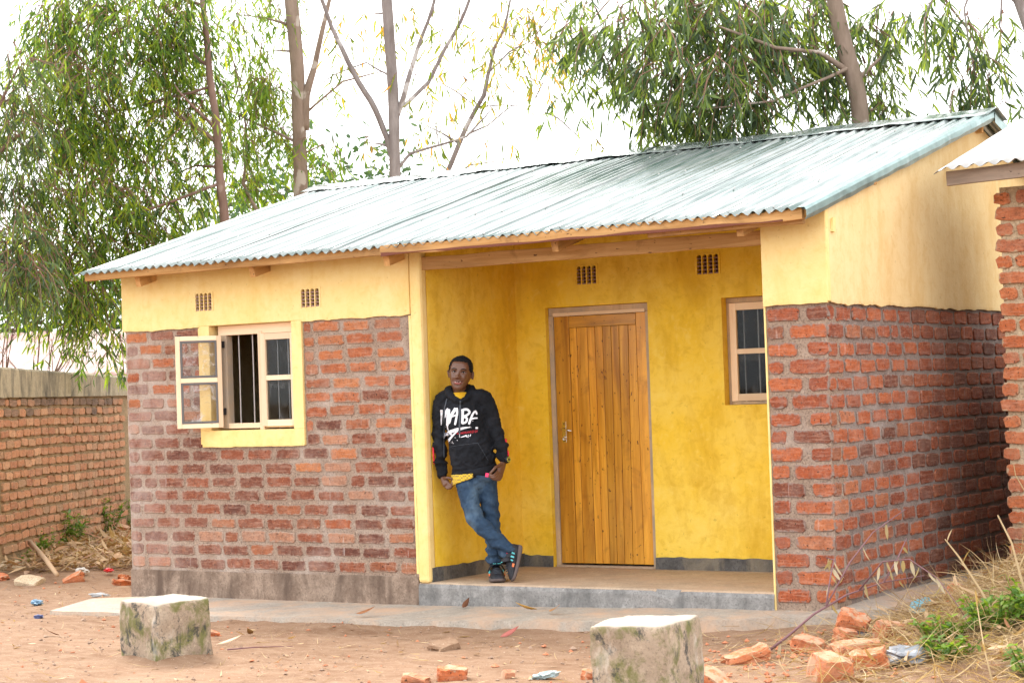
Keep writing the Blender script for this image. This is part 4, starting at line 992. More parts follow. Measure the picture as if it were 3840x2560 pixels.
# tall dry stalks on the mound
def stalk(label, pts, r0=.007, leaves=4, seed=0):
    root = tag(empty('grass_stalk', pts[0]), label, 'grass stalk', 'tall dry stalks'); p0 = Vector(pts[0]); rel = [Vector(p)-p0 for p in pts]
    MB().tube(rel, [r0*(1-.6*i/(len(rel)-1)) for i in range(len(rel))], 6).build('stem', MAT['straw'], root, smooth=True)
    rr = random.Random(seed)
    for i in range(leaves):
        k_ = rr.randrange(len(rel)-1); p = rel[k_].lerp(rel[k_+1], rr.random()); a = rr.uniform(0, 6.3); D_ = unit(np.array([[math.cos(a), math.sin(a), 1.2]]))
        V_, F_ = leaf_strip(np.zeros((1, 3)), D_, np.array([[-math.sin(a), math.cos(a), 0]]), np.array([rr.uniform(.1, .22)]), np.array([.009]), np.array([[.2*math.cos(a), .2*math.sin(a), -.2]])); link('blade', np_mesh('blade', V_, F_, True), MAT['straw'], root, p)
def gp_(x, y, h=0): return (x, y, gz(x, y)+h)
stalk('tallest bent dry grass stalk before the side wall', [gp_(7.75, .3, 0), gp_(7.74, .35, .25), gp_(7.62, .42, .50), gp_(7.55, .46, .62), gp_(7.54, .46, .70)], .006, 2, 1)
stalk('thick pale stalk leaning left on the mound', [gp_(8.0, -1.2), gp_(7.82, -1.05, .20), gp_(7.62, -.85, .36), gp_(7.50, -.75, .46)], .010, 5, 2)
stalk('pale stalk with green tip in the middle of the mound', [gp_(8.15, -1.1), gp_(8.05, -1.0, .25), gp_(7.95, -.85, .42), gp_(7.82, -.7, .55)], .011, 6, 3)
stalk('short upright straw stalk right of the green tip stalk', [gp_(8.15, -.6), gp_(8.18, -.55, .18), gp_(8.17, -.5, .36)], .007, 5, 4)
stalk('thin straw stalk crossing the weeds diagonally', [gp_(8.35, -2.4, .02), gp_(8.2, -2.1, .16), gp_(8.02, -1.7, .34)], .006, 2, 5)
# weeds
def weed(label, x, y, h, spread, n, seed, mat='weed', Ls=(.04, .075), Ws=(.018, .03)):
    root = tag(empty('weed', (x, y, gz(x, y)-.01)), label, 'weed', 'green weeds'); rr = np.random.default_rng(seed); stems = MB(); Ps = []; Ds = []
    for k_ in range(max(4, n//14)):
        a = rr.uniform(0, 6.3); r_ = spread*math.sqrt(rr.random()); hh = h*rr.uniform(.55, 1.1); tip = (r_*math.cos(a), r_*math.sin(a), hh); base = (tip[0]*.4, tip[1]*.4, 0)
        stems.tube([base, ((base[0]+tip[0])/2*1.1, (base[1]+tip[1])/2*1.1, hh*.6), tip], [.004, .003, .002], 5)
        for q in range(14):
            t = rr.uniform(.25, 1.05); Ps.append([base[0]+(tip[0]-base[0])*t, base[1]+(tip[1]-base[1])*t, hh*t]); b = rr.uniform(0, 6.3); Ds.append([math.cos(b), math.sin(b), rr.normal(.25, .35)])
    stems.build('stems', MAT['weed'], root)
    Ps = np.array(Ps); Ds = unit(np.array(Ds)); m = len(Ps); Nn = unit(np.cross(Ds, unit(np.stack([rr.normal(0, .3, m), rr.normal(0, .3, m), np.ones(m)], 1))))
    V_, F_ = leaf_strip(Ps, Ds, Nn, rr.uniform(*Ls, m), rr.uniform(*Ws, m), np.stack([np.zeros(m), np.zeros(m), rr.normal(-.2, .2, m)], 1))
    link('leaves', np_mesh('leaves', V_, F_, True), MAT[mat], root)
weed('bright green weed left front of the mound', 7.72, -1.35, .15, .20, 260, 1); weed('bright green weed in the middle of the mound', 7.95, -1.15, .22, .24, 380, 2); weed('tall green weed touching the pale stalks', 8.12, -1.0, .26, .22, 340, 3)
weed('low green weed at the bottom right edge', 8.42, -1.95, .16, .2, 220, 4); weed('green weed high on the mound near the shed', 8.25, -.3, .14, .14, 80, 5); weed('low dark green weed before the half brick', 7.85, -1.75, .12, .22, 240, 6)
weed('lush green weed in the middle of the boundary wall foot', -4.42, 3.52, .42, .34, 420, 7, Ls=(.06, .11), Ws=(.02, .035)); weed('low green weed left of the lush one', -3.92, 2.68, .26, .36, 320, 8, Ls=(.05, .09)); weed('yellow green weed at the wall foot near the house', -5.12, 4.85, .44, .26, 320, 9, Ls=(.06, .12)); weed('farthest weed at the wall foot beside the house corner', -5.62, 5.75, .42, .2, 200, 10, Ls=(.06, .12)); weed('small pale weed at the left of the wall foot', -3.55, 2.05, .16, .12, 50, 11); weed('thin green weed between the two wall weeds', -4.85, 4.3, .2, .1, 50, 12)

# ---------------------------------------------------------------- trees
TREES={
 'A':(
   [(-2.88, 4.94, 3.1, 0.06), (-3.04, 4.82, 3.71, 0.055), (-3.07, 4.78, 4.56, 0.047), (-3.11, 4.72, 5.31, 0.04), (-3.14, 4.69, 5.91, 0.035), (-3.15, 4.67, 6.5, 0.03), (-3.13, 4.64, 7.45, 0.02)] ,
   [[(-3.04, 4.8, 4.53, 0.03), (-3.35, 4.58, 4.82, 0.022), (-3.69, 4.6, 5.03, 0.015)], [(-3.08, 4.76, 4.71, 0.022), (-3.17, 4.46, 4.98, 0.015), (-3.25, 4.28, 5.2, 0.01)], [(-3.12, 4.71, 5.46, 0.022), (-3.49, 4.71, 5.7, 0.017), (-3.81, 4.62, 5.93, 0.012)], [(-3.06, 4.79, 4.28, 0.02), (-3.49, 4.87, 4.35, 0.012), (-3.71, 4.73, 4.26, 0.007)], [(-3.04, 4.81, 4.11, 0.02), (-3.45, 4.08, 3.8, 0.015), (-4.0, 3.61, 3.62, 0.01)], [(-3.1, 4.73, 5.21, 0.017), (-4.03, 4.38, 5.02, 0.012), (-4.66, 3.97, 4.99, 0.007)]] ,
   [(-3.72, 4.31, 5.93, 0.6, 0.4, 50), (-4.63, 4.32, 5.89, 0.56, 0.46, 45), (-4.09, 4.1, 5.25, 0.75, 0.5, 70), (-4.3, 3.49, 5.2, 0.44, 0.44, 40), (-3.73, 4.8, 5.39, 0.51, 0.51, 45), (-4.53, 3.83, 4.62, 0.7, 0.45, 65), (-4.33, 4.68, 4.67, 0.72, 0.46, 65), (-3.35, 4.58, 4.72, 0.35, 0.4, 22), (-3.81, 4.32, 3.99, 0.65, 0.45, 55), (-4.08, 3.55, 3.86, 0.63, 0.39, 60), (-3.48, 5.0, 4.16, 0.25, 0.3, 14), (-3.91, 4.62, 3.56, 0.45, 0.25, 25), (-4.17, 4.1, 3.4, 0.55, 0.3, 40), (-4.49, 3.54, 3.25, 0.54, 0.34, 50), (-4.1, 3.81, 2.8, 0.34, 0.29, 26), (-4.4, 3.5, 2.76, 0.44, 0.24, 26), (-3.9, 3.83, 2.3, 0.17, 0.24, 9), (-4.18, 3.77, 2.31, 0.12, 0.2, 5), (-4.68, 4.04, 6.22, 0.4, 0.3, 26), (-4.14, 4.27, 6.43, 0.6, 0.3, 34), (-3.46, 4.47, 6.17, 0.4, 0.4, 26), (-4.61, 3.75, 5.82, 0.25, 0.3, 14), (-3.56, 4.78, 5.77, 0.3, 0.4, 18), (-3.4, 5.02, 5.07, 0.25, 0.3, 10)] ),
 'B':(
   [(-4.43, 2.24, 0.41, 0.093), (-4.31, 2.24, 2.73, 0.079), (-4.19, 2.28, 4.35, 0.06), (-4.06, 2.32, 5.51, 0.042), (-3.94, 2.37, 6.53, 0.023)] ,
   [[(-4.24, 2.25, 4.03, 0.033), (-3.95, 2.43, 4.44, 0.019), (-3.79, 2.53, 4.57, 0.012)], [(-4.3, 2.24, 3.01, 0.033), (-4.07, 2.62, 3.38, 0.019), (-3.87, 2.75, 3.47, 0.012)], [(-4.2, 2.26, 4.45, 0.028), (-3.92, 2.42, 5.04, 0.016), (-3.82, 2.49, 5.27, 0.009)]] ,
   [(-3.83, 2.48, 5.27, 0.21, 0.19, 12), (-4.04, 2.71, 4.89, 0.33, 0.28, 22), (-3.95, 2.43, 4.44, 0.28, 0.33, 24), (-4.19, 2.76, 3.97, 0.33, 0.33, 28), (-3.91, 2.48, 3.41, 0.35, 0.33, 30), (-3.63, 2.32, 2.97, 0.32, 0.25, 22), (-4.01, 2.43, 3.0, 0.23, 0.28, 14)] ),
 'C':(
   [(-3.23, 6.49, 3.18, 0.09), (-3.25, 6.46, 4.13, 0.088), (-3.21, 6.46, 4.88, 0.085), (-3.21, 6.43, 5.68, 0.085), (-3.23, 6.4, 6.47, 0.085), (-3.23, 6.37, 7.54, 0.058), (-3.21, 6.35, 8.6, 0.032)] ,
   [[(-3.16, 6.49, 4.88, 0.053), (-3.12, 6.5, 5.3, 0.053), (-3.02, 6.56, 5.67, 0.037), (-2.84, 6.65, 6.46, 0.024), (-2.71, 6.71, 7.25, 0.013)], [(-3.14, 6.5, 5.09, 0.016), (-2.86, 6.9, 5.48, 0.013), (-2.51, 7.25, 5.61, 0.008)], [(-3.23, 6.45, 4.72, 0.019), (-3.61, 6.2, 4.95, 0.016), (-4.04, 6.15, 5.17, 0.011)], [(-3.65, 6.2, 3.83, 0.024), (-3.81, 6.09, 4.26, 0.021), (-3.77, 6.1, 4.9, 0.016), (-3.77, 6.08, 5.27, 0.008)]] ,
   [(-3.85, 6.39, 5.37, 0.32, 0.32, 26), (-3.79, 6.09, 4.79, 0.37, 0.37, 32), (-3.63, 6.55, 4.82, 0.24, 0.32, 18), (-3.5, 6.26, 5.37, 0.27, 0.27, 14), (-2.97, 6.62, 4.63, 0.19, 0.19, 8), (-3.98, 6.45, 4.3, 0.32, 0.27, 20), (-3.8, 6.04, 6.21, 0.24, 0.27, 10), (-3.46, 6.5, 6.2, 0.19, 0.21, 7), (-3.05, 6.58, 4.34, 0.11, 0.13, 3), (-3.53, 6.23, 5.79, 0.16, 0.16, 5), (-3.9, 6.51, 4.14, 0.27, 0.14, 9), (-2.96, 6.85, 5.21, 0.13, 0.16, 3), (-3.92, 6.58, 5.18, 0.33, 0.38, 18), (-4.02, 6.39, 5.6, 0.27, 0.27, 12), (-4.05, 6.12, 5.95, 0.21, 0.32, 9), (-3.43, 6.39, 6.39, 0.27, 0.21, 8), (-3.92, 6.31, 6.5, 0.32, 0.22, 10)] ),
 'D':(
   [(-1.69, 6.3, 3.08, 0.071), (-1.68, 6.28, 4.2, 0.066), (-1.66, 6.27, 4.71, 0.064), (-1.65, 6.25, 5.47, 0.064), (-1.67, 6.22, 6.23, 0.064), (-1.66, 6.19, 7.25, 0.041), (-1.67, 6.16, 8.17, 0.02)] ,
   [[(-1.68, 6.27, 4.27, 0.036), (-1.73, 6.23, 4.61, 0.036), (-1.88, 6.12, 5.07, 0.036), (-2.08, 5.98, 5.54, 0.031), (-2.23, 5.87, 5.95, 0.025), (-2.32, 5.8, 6.31, 0.023), (-2.45, 5.7, 6.88, 0.013)], [(-1.64, 6.28, 4.83, 0.036), (-1.54, 6.34, 5.11, 0.033), (-1.39, 6.42, 5.61, 0.025), (-1.27, 6.49, 5.96, 0.02), (-1.17, 6.54, 6.32, 0.018), (-1.08, 6.58, 6.82, 0.01)], [(-1.56, 6.33, 4.98, 0.025), (-1.41, 6.65, 5.28, 0.023), (-1.15, 6.8, 5.79, 0.023), (-0.98, 6.9, 6.24, 0.02), (-0.85, 6.97, 6.75, 0.013)], [(-1.66, 6.29, 4.24, 0.02), (-1.5, 6.38, 4.42, 0.018), (-1.22, 6.56, 4.51, 0.015), (-0.96, 6.73, 4.6, 0.013), (-0.69, 6.89, 4.92, 0.008)], [(-1.67, 6.25, 5.34, 0.013), (-2.02, 6.25, 5.56, 0.01), (-2.33, 6.05, 5.4, 0.008), (-2.56, 5.92, 5.23, 0.005)]] ,
   [(-2.02, 6.36, 6.04, 0.31, 0.26, 9), (-1.33, 6.8, 5.91, 0.26, 0.26, 7), (-1.93, 6.11, 4.54, 0.07, 0.08, 2), (-1.37, 6.7, 4.74, 0.26, 0.21, 8), (-1.5, 6.34, 5.92, 0.25, 0.25, 7), (-2.1, 5.95, 5.89, 0.2, 0.31, 7), (-2.16, 5.92, 5.49, 0.15, 0.2, 4), (-1.4, 6.42, 5.25, 0.31, 0.2, 4), (-1.06, 6.86, 5.94, 0.26, 0.31, 7)] ),
 'E':(
   [(-2.63, 8.05, 3.75, 0.044), (-2.28, 8.26, 4.45, 0.033), (-2.04, 8.39, 5.0, 0.03), (-1.86, 8.5, 5.38, 0.028), (-1.81, 8.53, 5.65, 0.025), (-1.72, 8.57, 5.98, 0.022), (-1.59, 8.65, 6.25, 0.017), (-1.45, 8.72, 6.91, 0.011)] ,
   [[(-2.06, 8.39, 4.89, 0.014), (-1.83, 8.53, 4.99, 0.011), (-1.54, 8.71, 5.25, 0.008)], [(-1.81, 8.52, 5.65, 0.011), (-1.56, 8.68, 5.92, 0.011), (-1.32, 8.83, 6.05, 0.008)], [(-1.94, 8.46, 5.23, 0.011), (-1.64, 8.65, 5.25, 0.008), (-1.36, 8.83, 5.22, 0.006)], [(-2.43, 8.17, 4.18, 0.014), (-2.04, 8.41, 4.5, 0.008), (-1.71, 8.62, 4.54, 0.008)]] ,
   [(-1.58, 8.66, 5.98, 0.28, 0.33, 12), (-1.5, 9.06, 6.3, 0.34, 0.34, 15), (-1.47, 8.72, 6.41, 0.28, 0.22, 8), (-1.68, 8.64, 4.68, 0.22, 0.1, 5), (-1.53, 8.71, 5.5, 0.22, 0.17, 6), (-2.13, 8.34, 5.14, 0.22, 0.22, 5), (-1.21, 8.9, 5.99, 0.22, 0.22, 8), (-1.29, 9.1, 5.52, 0.22, 0.28, 6), (-0.8, 9.21, 4.7, 0.15, 0.08, 4), (-1.79, 8.53, 6.09, 0.22, 0.28, 5), (-2.53, 8.08, 4.96, 0.17, 0.22, 4), (-2.13, 8.35, 4.5, 0.17, 0.11, 3), (-2.0, 8.41, 5.49, 0.28, 0.33, 6), (-2.48, 8.33, 5.54, 0.22, 0.22, 4), (-1.39, 8.91, 5.76, 0.28, 0.28, 8), (-1.14, 9.18, 6.38, 0.22, 0.28, 8), (-1.11, 9.32, 5.89, 0.17, 0.28, 6)] ),
 'F':(
   [(5.05, 4.1, 3.05, 0.081), (5.05, 4.07, 3.86, 0.077), (5.03, 4.05, 4.13, 0.077), (4.98, 4.01, 4.49, 0.077), (4.93, 3.96, 4.88, 0.074), (4.88, 3.92, 5.3, 0.062), (4.84, 3.87, 6.16, 0.035)] ,
   [[(4.99, 4.02, 4.33, 0.035), (4.85, 3.69, 4.5, 0.019), (4.61, 3.3, 4.52, 0.015), (4.21, 3.03, 4.72, 0.01)], [(4.94, 3.98, 4.84, 0.031), (4.61, 3.99, 5.08, 0.023), (4.12, 3.67, 5.14, 0.017), (3.4, 3.34, 4.95, 0.01)], [(5.02, 4.04, 4.41, 0.023), (4.9, 3.73, 4.27, 0.014), (4.59, 3.3, 4.06, 0.01), (4.13, 2.88, 3.99, 0.006)], [(5.02, 4.04, 4.25, 0.027), (5.15, 4.24, 4.42, 0.015), (5.28, 4.44, 4.58, 0.01)], [(4.89, 3.93, 5.15, 0.027), (5.36, 4.23, 5.32, 0.019), (5.67, 4.44, 5.08, 0.014), (5.91, 4.61, 4.64, 0.01), (6.03, 4.69, 4.25, 0.006)], [(4.86, 3.91, 5.23, 0.023), (4.22, 3.49, 5.45, 0.017), (3.3, 3.14, 5.33, 0.012), (2.95, 2.93, 4.87, 0.006)]] ,
   [(2.88, 2.89, 4.64, 0.16, 0.24, 7), (3.12, 3.04, 4.87, 0.31, 0.24, 16), (3.5, 3.05, 4.66, 0.35, 0.35, 26), (3.73, 3.55, 4.86, 0.39, 0.28, 28), (4.19, 3.49, 4.71, 0.39, 0.31, 30), (3.81, 3.02, 4.24, 0.34, 0.27, 26), (4.17, 3.14, 4.21, 0.34, 0.3, 28), (4.44, 3.66, 4.43, 0.31, 0.35, 28), (3.49, 3.43, 3.98, 0.22, 0.14, 10), (3.8, 3.51, 3.94, 0.24, 0.12, 11), (4.31, 3.36, 3.96, 0.23, 0.17, 13), (4.55, 4.08, 4.74, 0.28, 0.28, 20), (4.64, 4.04, 4.25, 0.14, 0.24, 10), (4.94, 4.46, 4.63, 0.24, 0.24, 13), (5.06, 4.43, 4.25, 0.24, 0.24, 13), (5.22, 4.51, 4.8, 0.16, 0.2, 8), (5.12, 4.47, 3.99, 0.14, 0.1, 5), (3.13, 3.06, 4.36, 0.18, 0.18, 5), (2.81, 2.98, 4.3, 0.1, 0.1, 2), (3.44, 3.03, 4.04, 0.1, 0.14, 4), (4.36, 4.07, 5.01, 0.48, 0.16, 20), (3.53, 3.53, 5.08, 0.48, 0.14, 18)] ),
 'G':(
   [(6.84, 4.68, 2.19, 0.113), (6.69, 4.53, 3.89, 0.09), (6.53, 4.41, 4.58, 0.075), (6.42, 4.33, 4.92, 0.064), (6.28, 4.22, 5.45, 0.038), (6.11, 4.1, 5.99, 0.019)] ,
   [[(6.43, 4.34, 4.88, 0.023), (6.14, 4.14, 5.08, 0.015), (6.04, 4.09, 4.78, 0.009), (6.08, 4.12, 4.44, 0.008), (6.12, 4.17, 4.03, 0.004)], [(6.33, 4.26, 5.22, 0.017), (5.88, 4.21, 5.21, 0.011), (5.71, 4.11, 4.83, 0.008), (5.67, 4.09, 4.64, 0.004)], [(6.47, 4.37, 4.76, 0.017), (6.32, 4.26, 4.92, 0.011), (6.28, 4.25, 4.62, 0.008), (6.39, 4.33, 4.43, 0.004)]] ,
   [(5.72, 4.12, 4.72, 0.21, 0.19, 9), (6.04, 4.09, 4.59, 0.13, 0.19, 7), (6.09, 4.13, 4.25, 0.15, 0.15, 8), (6.16, 4.19, 4.04, 0.11, 0.13, 6), (5.91, 4.14, 4.24, 0.09, 0.09, 3), (6.34, 4.29, 4.64, 0.09, 0.11, 3), (5.96, 4.06, 3.98, 0.06, 0.08, 2), (5.87, 4.21, 4.82, 0.15, 0.15, 5), (6.13, 4.53, 3.91, 0.08, 0.07, 3)] ),
}
MAT['bark_tan'] = None
def m_bark(name, a, b, c):
    t = NT(name); p = t.pos((1, 1, .3)); f = t.noise(p, 9, 5, .65, .3); col = t.mix(t.ramp(f, [(.35, 0.), (.65, 1.)]), a, b)
    col = t.mix(t.ramp(t.noise(t.pos((1, 1, .7)), 4.5, 3, .5), [(.6, 0.), (.64, 1.)]), col, c)
    return t.pbr(col, .85, t.bump(f, .5, .02), spec=.2)
BK = {'brown': m_bark('bark_brown', (.14, .085, .065), (.22, .145, .115), (.26, .19, .155)), 'tan': m_bark('bark_tan', (.19, .14, .105), (.28, .21, .165), (.40, .35, .30)), 'grey': m_bark('bark_grey', (.17, .14, .13), (.27, .235, .22), (.42, .39, .37))}
GREEN = [(0, (.022, .045, .018)), (.3, (.05, .105, .026)), (.55, (.11, .20, .03)), (.74, (.22, .33, .036)), (.9, (.38, .42, .04)), (.97, (.30, .26, .05)), (1, (.5, .22, .03))]
DARK = [(0, (.028, .046, .03)), (.35, (.06, .10, .05)), (.62, (.115, .175, .06)), (.84, (.21, .29, .05)), (1, (.30, .33, .05))]
BRIGHT = [(0, (.04, .085, .015)), (.4, (.085, .17, .02)), (.75, (.19, .28, .025)), (1, (.32, .32, .04))]
MIXED = [(0, (.06, .10, .02)), (.4, (.13, .18, .03)), (.62, (.24, .26, .04)), (.8, (.42, .25, .04)), (1, (.55, .16, .05))]
KIND = {'A': ('eucalyptus tree with slim reddish brown trunk and dense foliage at the left', 'brown', GREEN, 10, .15, .019), 'B': ('eucalyptus crown cut by the left edge of the picture', 'brown', DARK, 10, .15, .019), 'C': ('thick tan eucalyptus trunk with light green leaves left of the bare one', 'tan', BRIGHT, 9, .145, .018),
 'D': ('pale grey forked eucalyptus with few leaves in the middle', 'grey', MIXED, 7, .17, .022), 'E': ('thin leaning tree with orange and green leaves over the roof', 'grey', MIXED, 7, .17, .024), 'F': ('big dark green eucalyptus drooping over the right of the roof', 'tan', DARK, 14, .158, .021), 'G': ('eucalyptus with hanging strands at the top right corner', 'grey', DARK, 12, .155, .022)}
MAT['twig_red'] = m_plain('reddish_twig', (.20, .10, .07), .8)
tree_rng = np.random.default_rng(21)
for key, (trunk, branches, blobs) in TREES.items():
    lab, bark, stops, per, LL, WW = KIND[key]; x0, y0 = trunk[0][0], trunk[0][1]
    base = Vector((x0, y0, min(gz(x0, y0), 0)-.05)); root = tag(empty('eucalyptus_tree', base), lab, 'tree', 'eucalyptus trees behind the house')
    def rel(p): return Vector(p[:3])-base
    tp = [Vector((0, 0, 0))]+[rel(t) for t in trunk[1:]]; tr_ = [trunk[0][3]*1.25]+[t[3] for t in trunk[1:]]
    # smooth the trunk line
    P2, R2 = [], []
    for i in range(len(tp)-1):
        for k_ in range(5):
            t = k_/5; p = tp[i].lerp(tp[i+1], t); ph = p.z*1.3; P2.append(p+Vector((nz(ph, 1, hash(key) % 7 if False else ord(key)), nz(ph, 5, ord(key)), 0))*.03); R2.append(tr_[i]*(1-t)+tr_[i+1]*t)
    P2.append(tp[-1]); R2.append(tr_[-1]*.5)
    MB().tube(P2, R2, 12).build('trunk', BK[bark], root, smooth=True)
    bm_ = MB(); attach = [(p, r_) for p, r_ in zip(P2, R2) if p.z > 2.5]
    for b in branches:
        pts = [rel(q) for q in b]; d2 = []; rr_ = []
        for i in range(len(pts)-1):
            for k_ in range(4): t = k_/4; p = pts[i].lerp(pts[i+1], t); d2.append(p+Vector((nz(p.x*2, p.z*2, 1), nz(p.y*2, p.z*2, 2), nz(p.z*2, p.x*2, 3)))*.03); rr_.append(b[i][3]*(1-t)+b[i+1][3]*t)
        d2.append(pts[-1]); rr_.append(b[-1][3]*.6); d2[0] = pts[0]
        bm_.tube(d2, rr_, 7); attach += list(zip(d2, rr_))
    twigs = MB(); Ps, Ds, = [], []
    for (bx, by, bz, brx, brz, cnt) in blobs:
        c = Vector((bx, by, bz))-base; near = min(attach, key=lambda a: (a[0]-c).length+max(0, a[0].z-c.z)*.2); L_ = (near[0]-c).length
        if L_ > .25:
            mid = near[0].lerp(c, .5)+Vector((0, 0, .12*L_)); bm_.tube([near[0], mid, c+Vector((0, 0, brz*.4))], [min(near[1]*.6, .02), .011, .005], 6)
        for _ in range(int(cnt*({'F': 1.8, 'G': 1.6, 'A': 2.4, 'B': 2.3, 'C': 1.9}.get(key, 1.1)))):
            v = tree_rng.normal(0, 1, 3); v = v/np.linalg.norm(v)*tree_rng.random()**.45
            s0 = c+Vector((v[0]*brx, v[1]*brx*1.1, v[2]*brz+.12)); ln = tree_rng.uniform(.3, .62)
            dd = Vector((v[0]*.6+tree_rng.normal(0, .3), v[1]*.6+tree_rng.normal(0, .3), -.75)).normalized()
            tip = s0+dd*ln; midp = s0.lerp(tip, .5)+Vector((dd.x, dd.y, .6))*.06
            if tree_rng.random() < .7: twigs.tube([s0.lerp(c, .25), s0, midp, tip], [.006, .005, .0035, .0018], 4, cap=False)
            m = max(4, int(per*tree_rng.uniform(.7, 1.4)))
            for q in range(m):
                t = tree_rng.uniform(.05, 1.0); p = s0.lerp(tip, t) if t > .5 else s0.lerp(midp, t*2); Ps.append((p.x, p.y, p.z))
                sd_ = tree_rng.normal(0, .45, 3); Ds.append((dd.x*.4+sd_[0], dd.y*.4+sd_[1], -.95+.5*abs(sd_[2])))
    if twigs.v: tag(twigs.build('twigs', MAT['twig_red'], root), kind='stuff')
    if bm_.v: tag(bm_.build('branches', BK[bark], root, smooth=True), kind='stuff')
    Ps = np.array(Ps); Ds = unit(np.array(Ds)); m = len(Ps); Nn = unit(np.cross(Ds, tree_rng.normal(0, 1, (m, 3))))
    Ls = tree_rng.uniform(.5, 1.3, m)*LL; bend = np.cross(Ds, Nn)*tree_rng.normal(0, .16, (m, 1))+Nn*tree_rng.normal(0, .16, (m, 1))+np.array([[0, 0, -.12]])
    V_, F_ = leaf_strip(Ps, Ds, Nn, Ls, tree_rng.uniform(.75, 1.25, m)*WW, bend)
    link('crown', np_mesh('crown', V_, F_, True), m_leaf('leaf_'+key, stops, .5 if key not in 'FB' else .45), root)

# dark distant trees seen under the hanging leaves at the far left
def bushy(label, x, y, h, r_, n, seed):
    root = tag(empty('far_tree', (x, y, 0)), label, 'tree', 'distant round trees'); rr = np.random.default_rng(seed)
    MB().tube([(0, 0, -.1), (.1, 0, h*.4), (.05, .1, h*.7)], [.16, .11, .05], 8).tube([(.1, 0, h*.4), (.5, .2, h*.6), (.9, .3, h*.75)], [.08, .05, .02], 6).tube([(.08, 0, h*.42), (-.5, -.2, h*.62), (-.8, -.1, h*.8)], [.08, .05, .02], 6).build('trunk', BK['brown'], root, smooth=True)
    C_ = rr.normal(0, 1, (34, 3)); C_ = C_/np.linalg.norm(C_, axis=1, keepdims=True)*rr.random((34, 1))**.4*np.array([[r_, r_, h*.33]])+np.array([[0, 0, h*.68]])
    Ps = np.concatenate([c+rr.normal(0, r_*.18, (n//34, 3)) for c in C_]); m = len(Ps); Ds = unit(rr.normal(0, 1, (m, 3))+np.array([[0, 0, -.3]])); Nn = unit(np.cross(Ds, rr.normal(0, 1, (m, 3))))
    V_, F_ = leaf_strip(Ps, Ds, Nn, rr.uniform(.12, .24, m), rr.uniform(.05, .09, m), np.zeros((m, 3))); link('crown', np_mesh('crown', V_, F_, True), m_leaf('leaf_far_%d' % seed, [(0, (.025, .055, .03)), (.7, (.05, .10, .05)), (1, (.1, .17, .06))], .35), root)
bushy('distant dark round tree behind the rusty roof at the left edge', -17.5, 13.0, 5.3, 2.3, 5200, 1); bushy('distant dark tree behind the rusty roof near the house', -14.6, 16.5, 4.6, 2.3, 5200, 2); bushy('distant tree behind the left house eave', -11.5, 17.5, 6.5, 2.6, 5600, 3)
# blossoming shrub behind the wall
sh = tag(empty('blossom_shrub', (-5.75, 3.6, 0)), 'bare shrub with tiny pink blossoms behind the boundary wall', 'shrub'); rs = random.Random(17); sb = MB(); fl_ = MB()
def grow(p, d, L, r_, depth):
    q = p+d*L; mid = p.lerp(q, .5)+Vector((rs.uniform(-.03, .03), rs.uniform(-.03, .03), 0))*L; sb.tube([p, mid, q], [r_, r_*.8, r_*.6], 5, cap=False)
    if depth < 3:
        for _ in range(8 if depth == 2 else 1):
            if depth == 2 or rs.random() < .5:
                f = p.lerp(q, rs.random())+Vector((rs.uniform(-.02, .02), rs.uniform(-.02, .02), rs.uniform(-.02, .02))); s_ = rs.uniform(.006, .014); b = len(fl_.v)
                fl_.v += [tuple(f+Vector(v)*s_) for v in ((1, 0, 0), (-1, 0, 0), (0, 1, 0), (0, -1, 0), (0, 0, 1), (0, 0, -1))]; fl_.f += [tuple(b+i for i in t) for t in ((0, 2, 4), (2, 1, 4), (1, 3, 4), (3, 0, 4), (2, 0, 5), (1, 2, 5), (3, 1, 5), (0, 3, 5))]
    if depth == 0: return
    for _ in range(rs.choice((2, 3, 3))):
        nd = (d+Vector((rs.uniform(-.7, .7), rs.uniform(-.7, .7), rs.uniform(-.1, .6)))).normalized(); grow(p.lerp(q, rs.uniform(.5, 1)), nd, L*rs.uniform(.55, .8), r_*.55, depth-1)
for a in ((-.3, -.2), (.1, 0), (.35, .25), (.55, .1), (-.1, .3)): grow(Vector((a[0]*.3, a[1]*.3, 0)), Vector((a[0], a[1], 1.5)).normalized(), 1.75+rs.uniform(-.2, .2), .022, 3)
sb.build('branches', BK['brown'], sh); fl_.build('blossoms', m_plain('pink_blossom', (.70, .25, .42), .7), sh)
# ---------------------------------------------------------------- the person leaning in the porch
def remesh(mb, voxel, smooth=2, disp=None, name='body'):
    """union of overlapping lofts into one continuous skin"""
    me = mb.mesh('tmp'); o = bpy.data.objects.new('tmp', me); COL.objects.link(o)
    r_ = o.modifiers.new('r', 'REMESH'); r_.mode = 'VOXEL'; r_.voxel_size = voxel; r_.use_smooth_shade = True
    if smooth: s_ = o.modifiers.new('s', 'SMOOTH'); s_.factor = .5; s_.iterations = smooth
    dg = bpy.context.evaluated_depsgraph_get(); out = bpy.data.meshes.new_from_object(o.evaluated_get(dg)); bpy.data.objects.remove(o); bpy.data.meshes.remove(me)
    out.name = name
    if disp:
        n = len(out.vertices); co = np.empty(n*3, np.float32); out.vertices.foreach_get('co', co); co = co.reshape(-1, 3); nr = np.array([v.normal[:] for v in out.vertices])
        d = np.array([disp(Vector(c), Vector(m_)) for c, m_ in zip(co, nr)]); co = co+nr*d[:, None]; out.vertices.foreach_set('co', co.astype(np.float32).ravel()); out.update()
    out.polygons.foreach_set('use_smooth', [True]*len(out.polygons))
    return out
